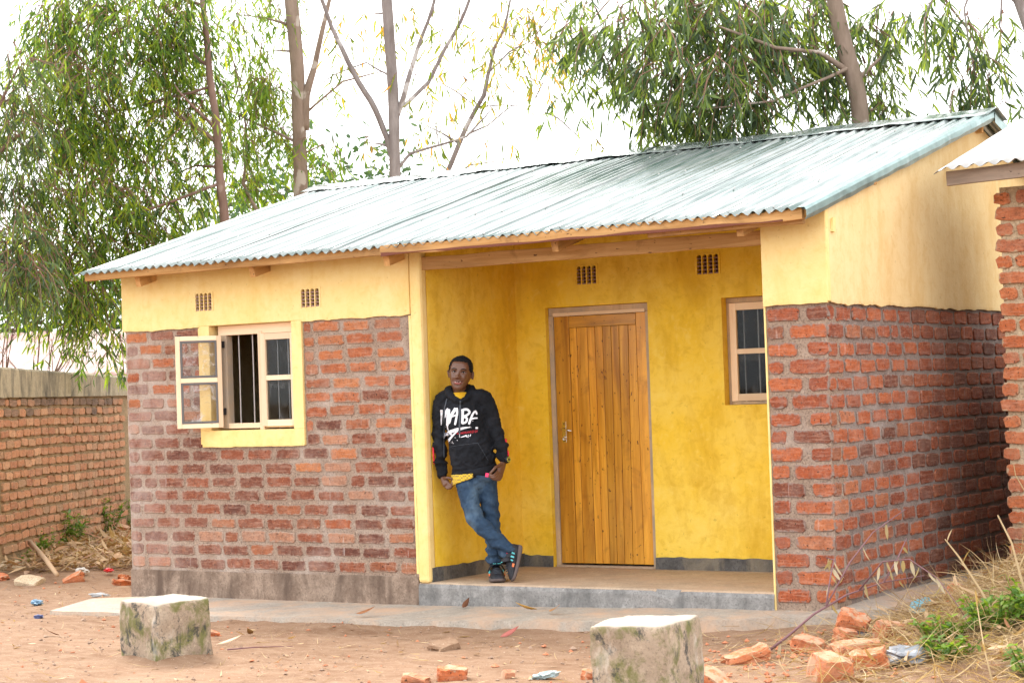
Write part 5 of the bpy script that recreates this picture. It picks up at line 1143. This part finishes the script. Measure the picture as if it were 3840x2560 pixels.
def sm_path(pts, rad, sub=5):
    """Catmull-Rom through joints, radii interpolated"""
    P = [Vector(p) for p in pts]; out = []; ro = []
    for i in range(len(P)-1):
        p0, p1, p2, p3 = P[max(i-1, 0)], P[i], P[i+1], P[min(i+2, len(P)-1)]
        for k in range(sub):
            t = k/sub; out.append(.5*((2*p1)+(p2-p0)*t+(2*p0-5*p1+4*p2-p3)*t*t+(3*p1-p0-3*p2+p3)*t**3))
            a, b = rad[i], rad[i+1]
            ro.append(a*(1-t)+b*t if not isinstance(a, tuple) else (a[0]*(1-t)+b[0]*t, a[1]*(1-t)+b[1]*t))
    return out+[P[-1]], ro+[rad[-1]]
def limb(mb, pts, rad, n=14, ref=None, round_=True):
    p, r_ = sm_path(pts, rad)
    if round_:
        def sc(a, k): return a*k if not isinstance(a, tuple) else (a[0]*k, a[1]*k)
        r0 = r_[0] if not isinstance(r_[0], tuple) else min(r_[0]); r1 = r_[-1] if not isinstance(r_[-1], tuple) else min(r_[-1])
        d0 = (p[0]-p[1]).normalized(); d1 = (p[-1]-p[-2]).normalized()
        p = [p[0]+d0*r0*.7, p[0]+d0*r0*.45]+p+[p[-1]+d1*r1*.45, p[-1]+d1*r1*.7]; r_ = [sc(r_[0], .3), sc(r_[0], .75)]+r_+[sc(r_[-1], .75), sc(r_[-1], .3)]
    mb.tube(p, r_, n, ref=ref); return mb
person = tag(empty('person', (3.592, .17, ZP), YAW), 'person in black printed hoodie and blue jeans leaning with crossed legs in the porch', 'person')
def m_skin():
    t = NT('dark_skin'); p = t.pos(obj=True); c = t.mix(t.noise(p, 12, 3), (.088, .035, .018), (.145, .060, .031)); pb = t.pbr(c, .36, t.bump(t.noise(p, 160, 2), .08, .001), spec=.5); t.p.inputs['Subsurface Weight'].default_value = .12; t.p.inputs['Subsurface Radius'].default_value = (.02, .008, .005); return pb
MAT['skin'] = m_skin()
def m_cloth(name, a, b, bump=.3, rough=.85, scale=7, worn=None):
    t = NT(name); p = t.pos(obj=True); f = t.noise(p, scale, 5, .65, .4); c = t.mix(t.ramp(f, [(.35, 0.), (.7, 1.)]), a, b)
    if worn: c = t.mix(t.ramp(t.noise(t.pos((1, 1, .6), obj=True), 5, 4, .6), [(.48, 0.), (.72, .85)]), c, worn)
    n = t.bump(f, bump, .012); n = t.bump(t.noise(p, 420, 2), .25, .0008, n); return t.pbr(c, rough, n, spec=.2)
MAT['hoodie'] = m_cloth('black_fleece', (.004, .0045, .006), (.016, .018, .024), .6)
MAT['denim'] = m_cloth('blue_denim', (.016, .034, .066), (.036, .070, .122), .4, .8, 9, (.12, .19, .27))
MAT['tee'] = m_cloth('yellow_shirt', (.55, .30, .01), (.68, .42, .03), .3)
MAT['hair'] = m_plain('black_hair', (.006, .006, .007), .8, .4, spec=.2, scale=200)
MAT['print'] = m_plain('white_print', (.74, .73, .78), .7, .06)
MAT['print_red'] = m_plain('red_print', (.65, .02, .04), .6)
MAT['shoe'] = m_cloth('black_shoe', (.010, .011, .014), (.035, .035, .042), .3, .5, 20)
MAT['sole'] = m_plain('dusty_sole', (.10, .075, .07), .8, .3, scale=20)
MAT['teal'] = m_plain('teal_mark', (.10, .50, .55), .4); MAT['orange'] = m_plain('orange_mark', (.75, .18, .05), .5); MAT['white_p'] = m_plain('eye_white', (.30, .27, .25), .5); MAT['iris'] = m_plain('dark_iris', (.012, .007, .005), .1); MAT['lip'] = m_plain('lip', (.30, .095, .085), .4); MAT['teeth'] = m_plain('teeth', (.72, .68, .62), .3); MAT['lace'] = m_cloth('drawstring', (.05, .058, .07), (.09, .10, .12), .2); MAT['pink'] = m_plain('pink_tag', (.85, .05, .16), .5); MAT['yellow_p'] = m_plain('yellow_mark', (.75, .62, .03), .5)

# --- head: stacked rings with a face worked into the front
RINGS = [(0, .008, -.072, -.050), (.006, .026, -.086, -.030), (.018, .038, -.094, -.012), (.038, .0505, -.097, .018), (.060, .0605, -.096, .048), (.090, .0705, -.095, .074), (.120, .0755, -.094, .090), (.150, .0785, -.096, .098), (.180, .0785, -.094, .099), (.205, .0735, -.085, .094), (.228, .062, -.068, .080), (.246, .043, -.044, .056), (.257, .022, -.02, .03), (.262, .004, .0, .008)]
def ring_at(z):
    for (a, b) in zip(RINGS, RINGS[1:]):
        if a[0] <= z <= b[0]:
            t = (z-a[0])/(b[0]-a[0]); return [a[i]*(1-t)+b[i]*t for i in range(4)]
    return RINGS[-1]
def g2(x, z, cx, cz, sx, sz): return math.exp(-((x-cx)/sx)**2-((z-cz)/sz)**2)
def head_pt(th, z, off=0):
    _, w, f, b = ring_at(z); cy = (f+b)/2; ry = (b-f)/2; c, s_ = math.cos(th), math.sin(th)
    e = .86; x = w*math.copysign(abs(c)**e, c); y = cy+ry*math.copysign(abs(s_)**e, s_)
    if s_ < 0:
        k = min(1, -s_*1.6); d = 0
        d += .024*g2(x, z, 0, .104, .0125, .014)+.013*g2(x, z, 0, .128, .0085, .024)+.011*(g2(x, z, .015, .099, .010, .009)+g2(x, z, -.015, .099, .010, .009))
        d -= .010*(g2(x, z, .033, .141, .017, .011)+g2(x, z, -.033, .141, .017, .011))
        d += .004*(g2(x, z, .033, .160, .022, .008)+g2(x, z, -.033, .160, .022, .008))
        d += .006*(g2(x, z, .040, .100, .022, .024)+g2(x, z, -.040, .100, .022, .024))
        d += .008*g2(x, z, 0, .073, .020, .006)+.009*g2(x, z, 0, .057, .018, .007)-.006*g2(x, z, 0, .0655, .024, .0028)-.003*g2(x, z, 0, .043, .02, .006)+.005*g2(x, z, 0, .022, .018, .012)
        d -= .003*(g2(x, z, .034, .072, .006, .012)+g2(x, z, -.034, .072, .006, .012))
        y -= d*k
    v = Vector((x, y, z))
    if off: n_ = Vector((x/max(w, .01)**2, (y-cy)/max(ry, .01)**2, 0)).normalized(); v += n_*off*(1-smst(.22, .262, z))+Vector((0, 0, off))*smst(.19, .262, z)
    return v
HEAD = Matrix.Translation((-.236, .085, 1.452)) @ Matrix.Rotation(R(6.5), 4, 'Y') @ Matrix.Rotation(R(-8), 4, 'Z') @ Matrix.Diagonal((1.09, 1.04, 1.02, 1))
def head_mb(off=0, keep=None, nt_=64, nzr=72):
    m = MB(); zs = [.262*i/nzr for i in range(nzr+1)]
    for z in zs:
        for k in range(nt_): m.v.append(tuple(HEAD @ head_pt(2*math.pi*k/nt_, z, off)))
    for i in range(nzr):
        for k in range(nt_):
            if keep and not keep(2*math.pi*(k+.5)/nt_, (zs[i]+zs[i+1])/2): continue
            m.f.append((i*nt_+k, i*nt_+(k+1) % nt_, (i+1)*nt_+(k+1) % nt_, (i+1)*nt_+k))
    if not keep: m.f.append(tuple(reversed(range(nt_)))); m.f.append(tuple(nzr*nt_+k for k in range(nt_)))
    return m
body = head_mb()
for s_ in (-1, 1):            # ears
    c = HEAD @ Vector((s_*.080, .012, .122)); limb(body, [c+Vector((s_*.003, 0, -.026)), c+Vector((s_*.008, .004, 0)), c+Vector((s_*.010, .004, .026))], [(.008, .012), (.009, .017), (.008, .013)], 10, ref=(1, 0, 0))
limb(body, [(-.225, .13, 1.36), (-.232, .115, 1.44), (-.236, .105, 1.50), (-.236, .10, 1.55)], [.062, .055, .052, .05], 16)
# core of trunk and limbs, inside the clothes
limb(body, [(-.14, .07, .86), (-.17, .10, 1.1), (-.21, .13, 1.34), (-.225, .13, 1.40)], [(.12, .07), (.12, .07), (.12, .06), (.06, .05)], 16, ref=(1, 0, 0))
ARM_L = [(-.372, .165, 1.385), (-.400, .185, 1.16), (-.402, .165, .98), (-.388, .135, .815)]; ARM_R = [(-.046, .10, 1.385), (.030, .105, 1.145), (.066, .055, 1.03), (.092, .0, .925)]
limb(body, [(-.22, .13, 1.36)]+ARM_L, [.04, .036, .032, .028, .022], 12); limb(body, [(-.2, .12, 1.36)]+ARM_R, [.04, .036, .032, .028, .022], 12)
LEG_L = [(-.205, .055, .79), (-.158, -.005, .53), (-.045, -.05, .38), (.105, -.075, .215)]; LEG_R = [(-.055, .09, .79), (-.022, .075, .52), (-.012, .06, .33), (.0, .05, .12)]
limb(body, [(-.14, .08, .86)]+LEG_L, [.06, .055, .045, .04, .033], 12); limb(body, [(-.14, .08, .86)]+LEG_R, [.06, .055, .045, .04, .033], 12)
def hand(mb, wrist, palm_end, side, fingers, thumb):
    """palm as a flat loft, four fingers and a thumb each a bent chain rooted in the palm"""
    limb(mb, [wrist, Vector(wrist).lerp(Vector(palm_end), .5), palm_end], [(.022, .018), (.033, .017), (.035, .015)], 12, ref=side)
    for f, r_ in fingers: limb(mb, f, [r_, r_*.97, r_*.92, r_*.8][:len(f)], 8)
    limb(mb, thumb, [.0125, .0115, .0105, .009][:len(thumb)], 8)
# his right hand (picture left) pinches the hem; the left one holds a pink tag
hand(body, (-.388, .13, .80), (-.357, .085, .745), (.75, -.55, .2), [([(-.338, .070, .752), (-.316, .045, .738), (-.308, .040, .757), (-.312, .052, .776)], .0098), ([(-.345, .078, .742), (-.325, .050, .722), (-.308, .046, .738), (-.310, .06, .755)], .0098), ([(-.357, .088, .735), (-.338, .062, .713), (-.318, .056, .722), (-.314, .068, .738)], .0095), ([(-.370, .098, .735), (-.353, .076, .713), (-.334, .068, .713), (-.326, .076, .726)], .0085)], [(-.372, .098, .79), (-.345, .060, .795), (-.322, .045, .79), (-.306, .040, .785)])
hand(body, (.090, -.004, .915), (.055, -.055, .825), (.6, .5, -.5), [([(.035, -.075, .835), (.010, -.098, .812), (-.012, -.105, .808), (-.030, -.102, .815)], .0100), ([(.045, -.068, .818), (.020, -.095, .795), (-.004, -.105, .792), (-.024, -.104, .800)], .0100), ([(.058, -.058, .808), (.036, -.085, .782), (.012, -.098, .778), (-.008, -.100, .786)], .0096), ([(.072, -.045, .805), (.056, -.070, .775), (.034, -.086, .769), (.016, -.09, .776)], .0086)], [(.062, -.05, .885), (.025, -.085, .868), (.0, -.100, .842), (-.018, -.104, .825)])
body_o = link('body', remesh(body, .0042, 1, name='body'), MAT['skin'], person)
# --- hair, brows, eyes, mouth
def hairline(th, z):
    s_ = math.sin(th); c = math.cos(th)
    if s_ < 0: lim = .221-.004*abs(c)-.075*smst(.66, .97, abs(c)); return z > lim+.004*nz(th*9, 2)
    return z > .150-.085*smst(.1, .8, s_)
hm = head_mb(.0055, hairline)
hm.v = [tuple(Vector(v)+Vector((nz(v[0]*160, v[1]*160, v[2]*160), nz(v[0]*150+4, v[1]*150, v[2]*150), nz(v[0]*150, v[1]*150+8, v[2]*150)))*.0045) for v in hm.v]
ho = hm.build('hair', MAT['hair'], body_o); ho.modifiers.new('t', 'SOLIDIFY').thickness = .010; ho.modifiers['t'].offset = -1
def face(x, z, off=0): 
    _, w, f, b = ring_at(z); th = -math.acos(max(-1, min(1, x/w)))  # front half
    th = -math.pi+math.acos(max(-1, min(1, -x/w))) if False else -math.acos(max(-1, min(1, math.copysign((abs(x)/w)**(1/.86), x))))
    p = head_pt(th, z); p.y -= off; return HEAD @ p
for s_ in (-1, 1):
    m = MB(); pts = [(.014, .1585), (.024, .1645), (.036, .1660), (.048, .1610), (.054, .1560)]; m.tube([face(s_*x, z, .001) for x, z in pts], [.0022, .0036, .0038, .003, .0014], 6); m.build('eyebrow', MAT['hair'], body_o, smooth=True)
    e = face(s_*.0325, .1415, .0); bm = bmesh.new(); bmesh.ops.create_uvsphere(bm, u_segments=14, v_segments=10, radius=1)
    for v in bm.verts: v.co = Vector((v.co.x*.013, v.co.y*.006, v.co.z*.0046))
    me = bpy.data.meshes.new('eye'); bm.to_mesh(me); bm.free(); me.polygons.foreach_set('use_smooth', [True]*len(me.polygons)); eo = link('eye', me, MAT['white_p'], body_o, e)
    bm = bmesh.new(); bmesh.ops.create_uvsphere(bm, u_segments=12, v_segments=8, radius=.0056); me = bpy.data.meshes.new('iris'); bm.to_mesh(me); bm.free(); link('iris', me, MAT['iris'], body_o, e+Vector((.001, -.0035, .0002)))
    m = MB(); m.tube([face(s_*x, z, .003) for x, z in ((.018, .1410), (.026, .1470), (.034, .1485), (.042, .1460), (.049, .1395))], [.0012, .0024, .0026, .0022, .0010], 6).build('eyelid', MAT['hair'], body_o, smooth=True)
MB().tube([face(x, .0715-.10*x*x*8+.004*abs(x)/.03, .002) for x in (-.034, -.021, -.009, 0, .009, .021, .034)], [.0012, .0035, .0048, .0044, .0048, .0035, .0012], 8).build('upper_lip', m_plain('upper_lip', (.13, .045, .038), .45), body_o, smooth=True)
MB().tube([face(x, .0545+11*x*x, .003) for x in (-.031, -.020, -.010, 0, .010, .020, .031)], [.0012, .0045, .0062, .0066, .0062, .0045, .0012], 8).build('lower_lip', MAT['lip'], body_o, smooth=True)
MB().tube([face(x, .0650+6*x*x, .0012) for x in (-.023, -.012, 0, .012, .023)], [.0014, .0038, .0042, .0038, .0014], 8).build('teeth', MAT['teeth'], body_o, smooth=True)
# --- hoodie
hd = MB()
limb(hd, [(-.140, .085, .835), (-.146, .085, .92), (-.160, .095, 1.05), (-.180, .112, 1.18), (-.200, .13, 1.30), (-.210, .138, 1.375), (-.215, .138, 1.42)], [(.160, .105), (.172, .122), (.168, .118), (.166, .114), (.172, .110), (.165, .096), (.105, .078)], 28, ref=(1, 0, 0))
limb(hd, [(-.24, .15, 1.375)]+ARM_L, [.066, .063, .053, .048, .038], 16); limb(hd, [(-.18, .12, 1.375)]+ARM_R, [.066, .064, .056, .051, .038], 16)
nk = Vector((-.228, .115, 1.445))
ringp = [nk+Vector((.092*math.cos(t), .080*math.sin(t)+.01, .03*math.sin(t)+.016*abs(math.cos(t))-.045*max(0, -math.sin(t))**2)) for t in [2*math.pi*i/24 for i in range(25)]]
hd.tube(ringp, [(.024, .032)]*25, 10, ref=(0, 0, 1))
limb(hd, [(-.24, .225, 1.475), (-.235, .245, 1.40), (-.23, .235, 1.32)], [(.085, .03), (.105, .04), (.07, .03)], 14, ref=(1, 0, 0))     # the hood lying on the back
def fold(c, n_):
    k = .004*nz(c.x*9+c.z*5, c.y*9, c.z*11)+.0065*(.35-abs(nz(c.x*17+c.z*9, c.y*16, c.z*20-c.x*12)))+.004*(.3-abs(nz(c.x*34-c.z*20, c.y*30, c.z*34+c.x*12)))
    s_ = 1.0+.9*smst(1.12, .85, c.z)
    if c.x < -.33 or c.x > .0: k += .006*math.sin(c.z*70+5*nz(c.x*8, c.y*8, c.z*8))*smst(1.25, 1.05, c.z)*smst(.86, .95, c.z)
    return k*s_*1.45
hood = link('hoodie', remesh(hd, .0062, 2, fold, 'hoodie'), MAT['hoodie'], person)
# ribbed cuffs and hem
for nm, pts, r_ in (('cuff', [(-.392, .142, .865), (-.388, .134, .80)], .036), ('cuff', [(.082, .018, .965), (.094, -.004, .918)], .037)):
    m = MB(); a, b = Vector(pts[0]), Vector(pts[1]); m.tube([a.lerp(b, i/6) for i in range(7)], [r_*.97, r_*1.06, r_*1.08, r_*1.06, r_*1.05, r_*1.0, r_*.9], 18); m.build(nm, MAT['hoodie'], hood, smooth=True)
m = MB(); m.tube([(-.142, .085, .862), (-.141, .085, .85), (-.139, .085, .82), (-.138, .085, .796), (-.138, .085, .79)], [(.172, .113), (.177, .118), (.177, .118), (.172, .113), (.16, .10)], 36, ref=(1, 0, 0))
m.v = [(x, y, z+.075*(x+.14)*1.2+.004*nz(x*20, y*20)) for x, y, z in m.v]; m.build('hem_band', MAT['hoodie'], hood, smooth=True)
# print: strokes laid on the chest by ray casting
dg = bpy.context.evaluated_depsgraph_get(); bvh = BVHTree.FromPolygons([v.co[:] for v in hood.data.vertices], [p.vertices[:] for p in hood.data.polygons])
# picture rectangle (px of a 180 px zoom) -> chest coordinates
def chest(u, v, lift=.003):
    px = 1640+u*180/1568; py = 1500+v*180/1568; dx, dh = (px-1861.2)/494.6, (2180-py)/494.6; a = dx+.0339*dh; up_ = dh-.0339*dx
    h = bvh.ray_cast(Vector((a, -1, up_)), Vector((0, 1, 0)))
    if h[0] is None: h = bvh.find_nearest(Vector((a, -.02, up_)))
    return h[0]+Vector((0, -lift, 0))
def brush(strokes, name, mat, lift=.003, nseg=14, parent=None):
    m = MB()
    for pts, w0, w1 in strokes:
        P = [Vector((x, y, 0)) for x, y in pts]; path, _ = sm_path(P, [1]*len(P), max(2, nseg//max(1, len(P)-1))); n = len(path); b = len(m.v); ok = True; row = []
        for i, p in enumerate(path):
            t = (path[min(i+1, n-1)]-path[max(i-1, 0)]).normalized(); nn = Vector((-t.y, t.x, 0)); w = .84*(w0+(w1-w0)*i/(n-1))*(1+.12*nz(p.x*.02, p.y*.02, w0)); end = 1 if 0 < i < n-1 else .72
            for k in (-1, -.33, .33, 1):
                q = p+nn*w*.5*k*end; c = chest(q.x, q.y, lift)
                if c is None: ok = False; c = Vector((0, 0, 0))
                row.append(tuple(c))
        if not ok: continue
        m.v += row
        for i in range(n-1):
            for k in range(3): a = b+i*4+k; m.f.append((a, a+1, a+5, a+4))
    o = m.build(name, mat, parent or hood); return o
WH = [([(112, 330), (112, 560), (100, 840)], 110, 25), ([(225, 590), (270, 380), (350, 300)], 50, 120), ([(350, 300), (335, 600), (310, 860)], 150, 90), ([(300, 850), (345, 1000)], 70, 25), ([(365, 780), (440, 520), (600, 270)], 100, 130), ([(620, 260), (640, 430), (570, 820)], 90, 80), ([(430, 560), (640, 480)], 60, 60),
      ([(820, 300), (820, 560), (810, 780)], 110, 90), ([(810, 330), (960, 310), (1050, 400), (960, 500), (850, 540)], 90, 90), ([(850, 540), (960, 600), (930, 720), (800, 770)], 90, 85), ([(1290, 480), (1240, 370), (1150, 470), (1080, 640), (1030, 800)], 70, 90), ([(1110, 620), (1200, 600), (1310, 590)], 70, 50),
      ([(190, 1290), (200, 1180)], 25, 90), ([(190, 1170), (400, 1050), (700, 950)], 110, 130), ([(700, 955), (900, 910), (1080, 890)], 120, 25), ([(310, 1410), (420, 1250), (600, 1060), (660, 1030)], 100, 40), ([(760, 1220), (860, 1190), (960, 1160)], 20, 70), ([(1010, 1130), (1005, 1220)], 30, 18), ([(1090, 1120), (1060, 1190)], 26, 34), ([(960, 1160), (960, 1220)], 40, 30)]
brush(WH[:7], 'print_letters', MAT['print']); brush(WH[7:12], 'print_letters', MAT['print']); brush(WH[12:16], 'print_slash', MAT['print']); brush(WH[16:], 'print_marks', MAT['print'])
def dot(u, v, r_): return ([(u-r_, v), (u+r_, v)], r_*1.8, r_*1.8)
brush([dot(1285, 915, 42), dot(1155, 686, 12), dot(205, 862, 12), dot(235, 890, 10), dot(650, 1320, 14), dot(515, 1420, 12), dot(575, 1232, 13), dot(1000, 1215, 15), dot(1100, 900, 10), dot(1060, 870, 10)], 'print_dots', MAT['print'], nseg=4)
tc_ = bpy.data.curves.new('t', 'FONT'); tc_.body = 'HUANGHUANG JE QU'; tc_.size = 1; to = bpy.data.objects.new('t', tc_); COL.objects.link(to); dg = bpy.context.evaluated_depsgraph_get(); tme = bpy.data.meshes.new_from_object(to.evaluated_get(dg)); bpy.data.objects.remove(to)
bm = bmesh.new(); bm.from_mesh(tme); xs_ = [v.co.x for v in bm.verts]; tw_ = max(xs_)
bad = []
for v in bm.verts:
    c = chest(630+v.co.x/tw_*680, 1135-v.co.x/tw_*90-v.co.y*100, .0055)
    if c is None: bad.append(v); continue
    v.co = c
if bad: bmesh.ops.delete(bm, geom=bad, context='VERTS')
bm.to_mesh(tme); bm.free(); tme.name = 'print_lettering'; link('print_lettering', tme, MAT['print_red'], hood)
# drawstrings, eyelet, pocket seams
brush([([(745, 20), (735, 300), (722, 700), (718, 1120)], 62, 66)], 'drawstring', MAT['lace'], .009, 24); brush([([(290, -40), (250, 150), (215, 300), (200, 700), (190, 1300), (200, 1900)], 46, 40)], 'drawstring', MAT['lace'], .009, 30)
brush([([(722, 1120), (722, 1225)], 26, 22)], 'drawstring_tip', MAT['steel'], .009, 6)
brush([([(300, 1560), (700, 1480), (1320, 1400)], 12, 12), ([(1320, 1400), (1500, 1700), (1650, 1960)], 12, 12)], 'pocket_seam', MAT['lace'], .004, 24)
ey = chest(800, -80, .004)
if ey: MB().tube([ey+Vector((.008*math.cos(t), 0, .008*math.sin(t))) for t in [i*.63 for i in range(11)]], .002, 6).build('eyelet', MAT['steel'], hood)
# red strips on the forearms, yellow shirt at neck and hem
for nm, pts, w in (('sleeve_stripe', [(.108, .055, 1.075), (.112, .03, 1.03), (.112, .02, 1.00)], .022), ('sleeve_stripe', [(.120, .012, .985), (.125, .0, .965), (.122, -.005, .945)], .03), ('sleeve_stripe', [(-.452, .15, 1.05), (-.452, .14, .97), (-.446, .13, .90)], .014)):
    MB().tube(pts, [(.006, w*.5)]*3, 8, ref=(1, 0, 0)).build(nm, MAT['print_red'], hood, smooth=True)
ts = MB(); limb(ts, [(-.228, .105, 1.36), (-.232, .098, 1.40), (-.233, .10, 1.438)], [(.062, .045), (.064, .058), (.062, .060)], 20, ref=(1, 0, 0), round_=False); ts.build('shirt_neck', MAT['tee'], person, smooth=True)
th_ = MB(); n = 22
for j in range(7):
    for i in range(n+1):
        t = math.pi*(1.02+.46*i/n); k = j/6; rx, ry = .176+.004*k, .118+.006*k; drop = .060*(1-i/n)**.8
        th_.v.append((-.139+rx*math.cos(t)+.004*nz(i*.5, k*3), .083+ry*math.sin(t), .825-k*(.03+drop)+.09*(rx*math.cos(t))*.6+.004*nz(i*.6, k*2, 3)))
for j in range(6):
    for i in range(n): a = j*(n+1)+i; th_.f.append((a, a+1, a+n+2, a+n+1))
def m_check():
    t = NT('yellow_check'); w = t.n('TexChecker'); w.inputs['Scale'].default_value = 70; t.l(t.pos((1, 1, 1), obj=True), w.inputs[0]); w.inputs[1].default_value = (.68, .45, .03, 1); w.inputs[2].default_value = (.32, .22, .05, 1); return t.pbr(w.outputs[0], .85)
so = th_.build('shirt_hem', m_check(), person, smooth=True); so.modifiers.new('t', 'SOLIDIFY').thickness = .004
# --- jeans
jn = MB()
limb(jn, [(-.135, .075, .86), (-.13, .075, .80), (-.125, .075, .755)], [(.140, .09), (.154, .10), (.157, .10)], 24, ref=(1, 0, 0))
limb(jn, [(-.195, .065, .80), (-.200, .05, .74), (-.165, -.002, .545), (-.125, -.03, .46), (-.035, -.052, .365), (.066, -.07, .268), (.098, -.075, .238)], [.085, .083, .069, .066, .062, .064, .066], 18)
limb(jn, [(-.065, .085, .80), (-.055, .085, .74), (-.028, .075, .55), (-.018, .068, .42), (-.008, .06, .27), (-.004, .055, .175), (-.003, .053, .145)], [.090, .086, .068, .064, .062, .068, .068], 18)
def jfold(c, n_):
    k = .003*nz(c.x*14, c.y*14, c.z*18)+.006*(.5-abs(nz(c.x*24+c.z*8, c.y*24, c.z*40-c.x*14)))-.002
    low = smst(.42, .2, c.z); knee = math.exp(-((c.z-.50)/.10)**2); hip = smst(.66, .76, c.z)
    k += (.011*low+.0065*knee+.005*hip)*math.sin(c.z*(95 if low > .3 else 75)+3.5*nz(c.x*9, c.y*9, c.z*6)+c.x*14)
    return k
jeans = link('jeans', remesh(jn, .0062, 1, jfold, 'jeans'), MAT['denim'], person)
# --- shoes
def shoe(T, strap=True):
    """local: toe towards -y, sole at z=0, length .28"""
    sec = [(-.155, .012, .02, .030), (-.148, .030, .012, .046), (-.125, .043, .006, .062), (-.09, .050, .004, .076), (-.05, .049, .004, .096), (-.01, .044, .004, .118), (.03, .041, .004, .132), (.07, .040, .004, .132), (.10, .038, .006, .122), (.118, .030, .012, .105), (.126, .012, .025, .08)]
    up_ = MB(); so_ = MB(); n = 18
    for m, kind in ((up_, 0), (so_, 1)):
        for (y, w, z0, z1) in sec:
            for k in range(n):
                c = 2*math.pi*k/n; cx, cz = math.cos(c), math.sin(c)
                if kind == 0: x = w*math.copysign(abs(cx)**.75, cx)*(1-.35*max(0, cz)); z = .02+(z1-.02)*.5*(1+math.copysign(abs(cz)**.8, cz))
                else: x = (w+.006)*math.copysign(abs(cx)**.6, cx); z = z0+(.036+.010*smst(0, .1, y)-z0)*.5*(1+math.copysign(abs(cz)**.5, cz))
                m.v.append((x, y*(1.0 if kind == 0 else 1.02), z))
        for i in range(len(sec)-1):
            for k in range(n): m.f.append((i*n+k, i*n+(k+1) % n, (i+1)*n+(k+1) % n, (i+1)*n+k))
        m.f.append(tuple(reversed(range(n)))); m.f.append(tuple((len(sec)-1)*n+k for k in range(n)))
    root = up_.build('shoe', MAT['shoe'], person, smooth=True); root.matrix_local = T; root.modifiers.new('s', 'SUBSURF').levels = 1; root.modifiers['s'].render_levels = 1
    so2 = so_.build('sole', MAT['sole'], root, smooth=True); so2.modifiers.new('s', 'SUBSURF').render_levels = 1
    st2 = MB(); st2.tube([(-.052, -.01, .085), (-.035, -.022, .122), (0, -.03, .140), (.035, -.022, .122), (.052, -.01, .085)], [(.020, .005)]*5, 8, ref=(0, 1, 0)); st2.build('strap', MAT['shoe'], root, smooth=True)
    for k in range(5): MB().box(-.022+k*.01, -.015+k*.01, -.046, -.040, .136, .142).build('strap_mark', MAT['teal'], root)
    for s_ in (-1, 1):
        MB().box(s_*.047-.004, s_*.047+.004, -.062, -.038, .046, .062, jit=.003).build('side_mark', MAT['orange'], root)
        for q in range(3): MB().box(s_*.043-.004, s_*.043+.004, -.02+q*.028, -.010+q*.028, .062, .085, jit=.002).build('side_stripe', MAT['teal'], root)
    for q in range(4): MB().tube([(-.024, -.055-q*.018, .098-q*.009), (0, -.058-q*.018, .104-q*.009), (.024, -.055-q*.018, .098-q*.009)], .003, 5).build('lace', MAT['lace'], root)
shoe(Matrix.Translation((.002, .02, -.001)) @ Matrix.Rotation(R(6), 4, 'Z') @ Matrix.Diagonal((1.18, 1.0, 1.0, 1)))
fw_ = Vector((-.07, -.10, -.255)).normalized(); dn = Vector((1, .22, -.12)); dn = (dn-fw_*dn.dot(fw_)).normalized(); up3 = -dn; yax = -fw_; xax = yax.cross(up3)
T = Matrix.Identity(4)
heel = Vector((.215, -.05, .262))
for i in range(3): T[i][0], T[i][1], T[i][2] = xax[i], yax[i], up3[i]
T.translation = heel+fw_*.126
shoe(T)
# sock sliver
MB().tube([(.075, -.085, .245), (.11, -.088, .205)], [.036, .038], 14).build('sock', m_plain('red_sock', (.55, .02, .06), .8), person, smooth=True)
# --- watch on his left wrist
wt = MB(); c = Vector((.0915, -.001, .921)); ax = Vector((.012, -.024, -.048)).normalized(); wt.tube([c-ax*.016, c-ax*.012, c+ax*.012, c+ax*.016], [.030, .0335, .0335, .030], 18); wo_ = wt.build('watch_band', m_plain('pale_band', (.62, .62, .60), .4), person, smooth=True)
cf = c+Vector((.026, -.022, .0)); nn = Vector((.75, -.65, .05)).normalized(); MB().tube([cf-nn*.010, cf+nn*.004, cf+nn*.010, cf+nn*.013], [.024, .0255, .024, .019], 16).build('watch_case', MAT['black_metal'], wo_, smooth=True)
for q in range(8):
    a = q*.785; e1_ = nn.orthogonal().normalized(); e2_ = nn.cross(e1_); p = cf+nn*.0125+e1_*.016*math.cos(a)+e2_*.016*math.sin(a); MB().box(-.003, .003, -.003, .003, -.0025, .0025).build('watch_mark', MAT['yellow_p'], wo_, loc=p)
tg = MB().box(-.012, .012, -.003, .003, -.015, .015, jit=.002).build('fabric_tag', MAT['pink'], loc=person.matrix_world @ Vector((0, 0, 0)))
tg.matrix_world = Matrix.Translation(Vector((3.592, .17, ZP))) @ Matrix.Rotation(YAW, 4, 'Z') @ Matrix.Translation((-.042, -.110, .812)) @ Matrix.Rotation(.15, 4, 'Y')
tag(tg, 'small pink tag held in the fingers of the person at the hoodie hem', 'tag')
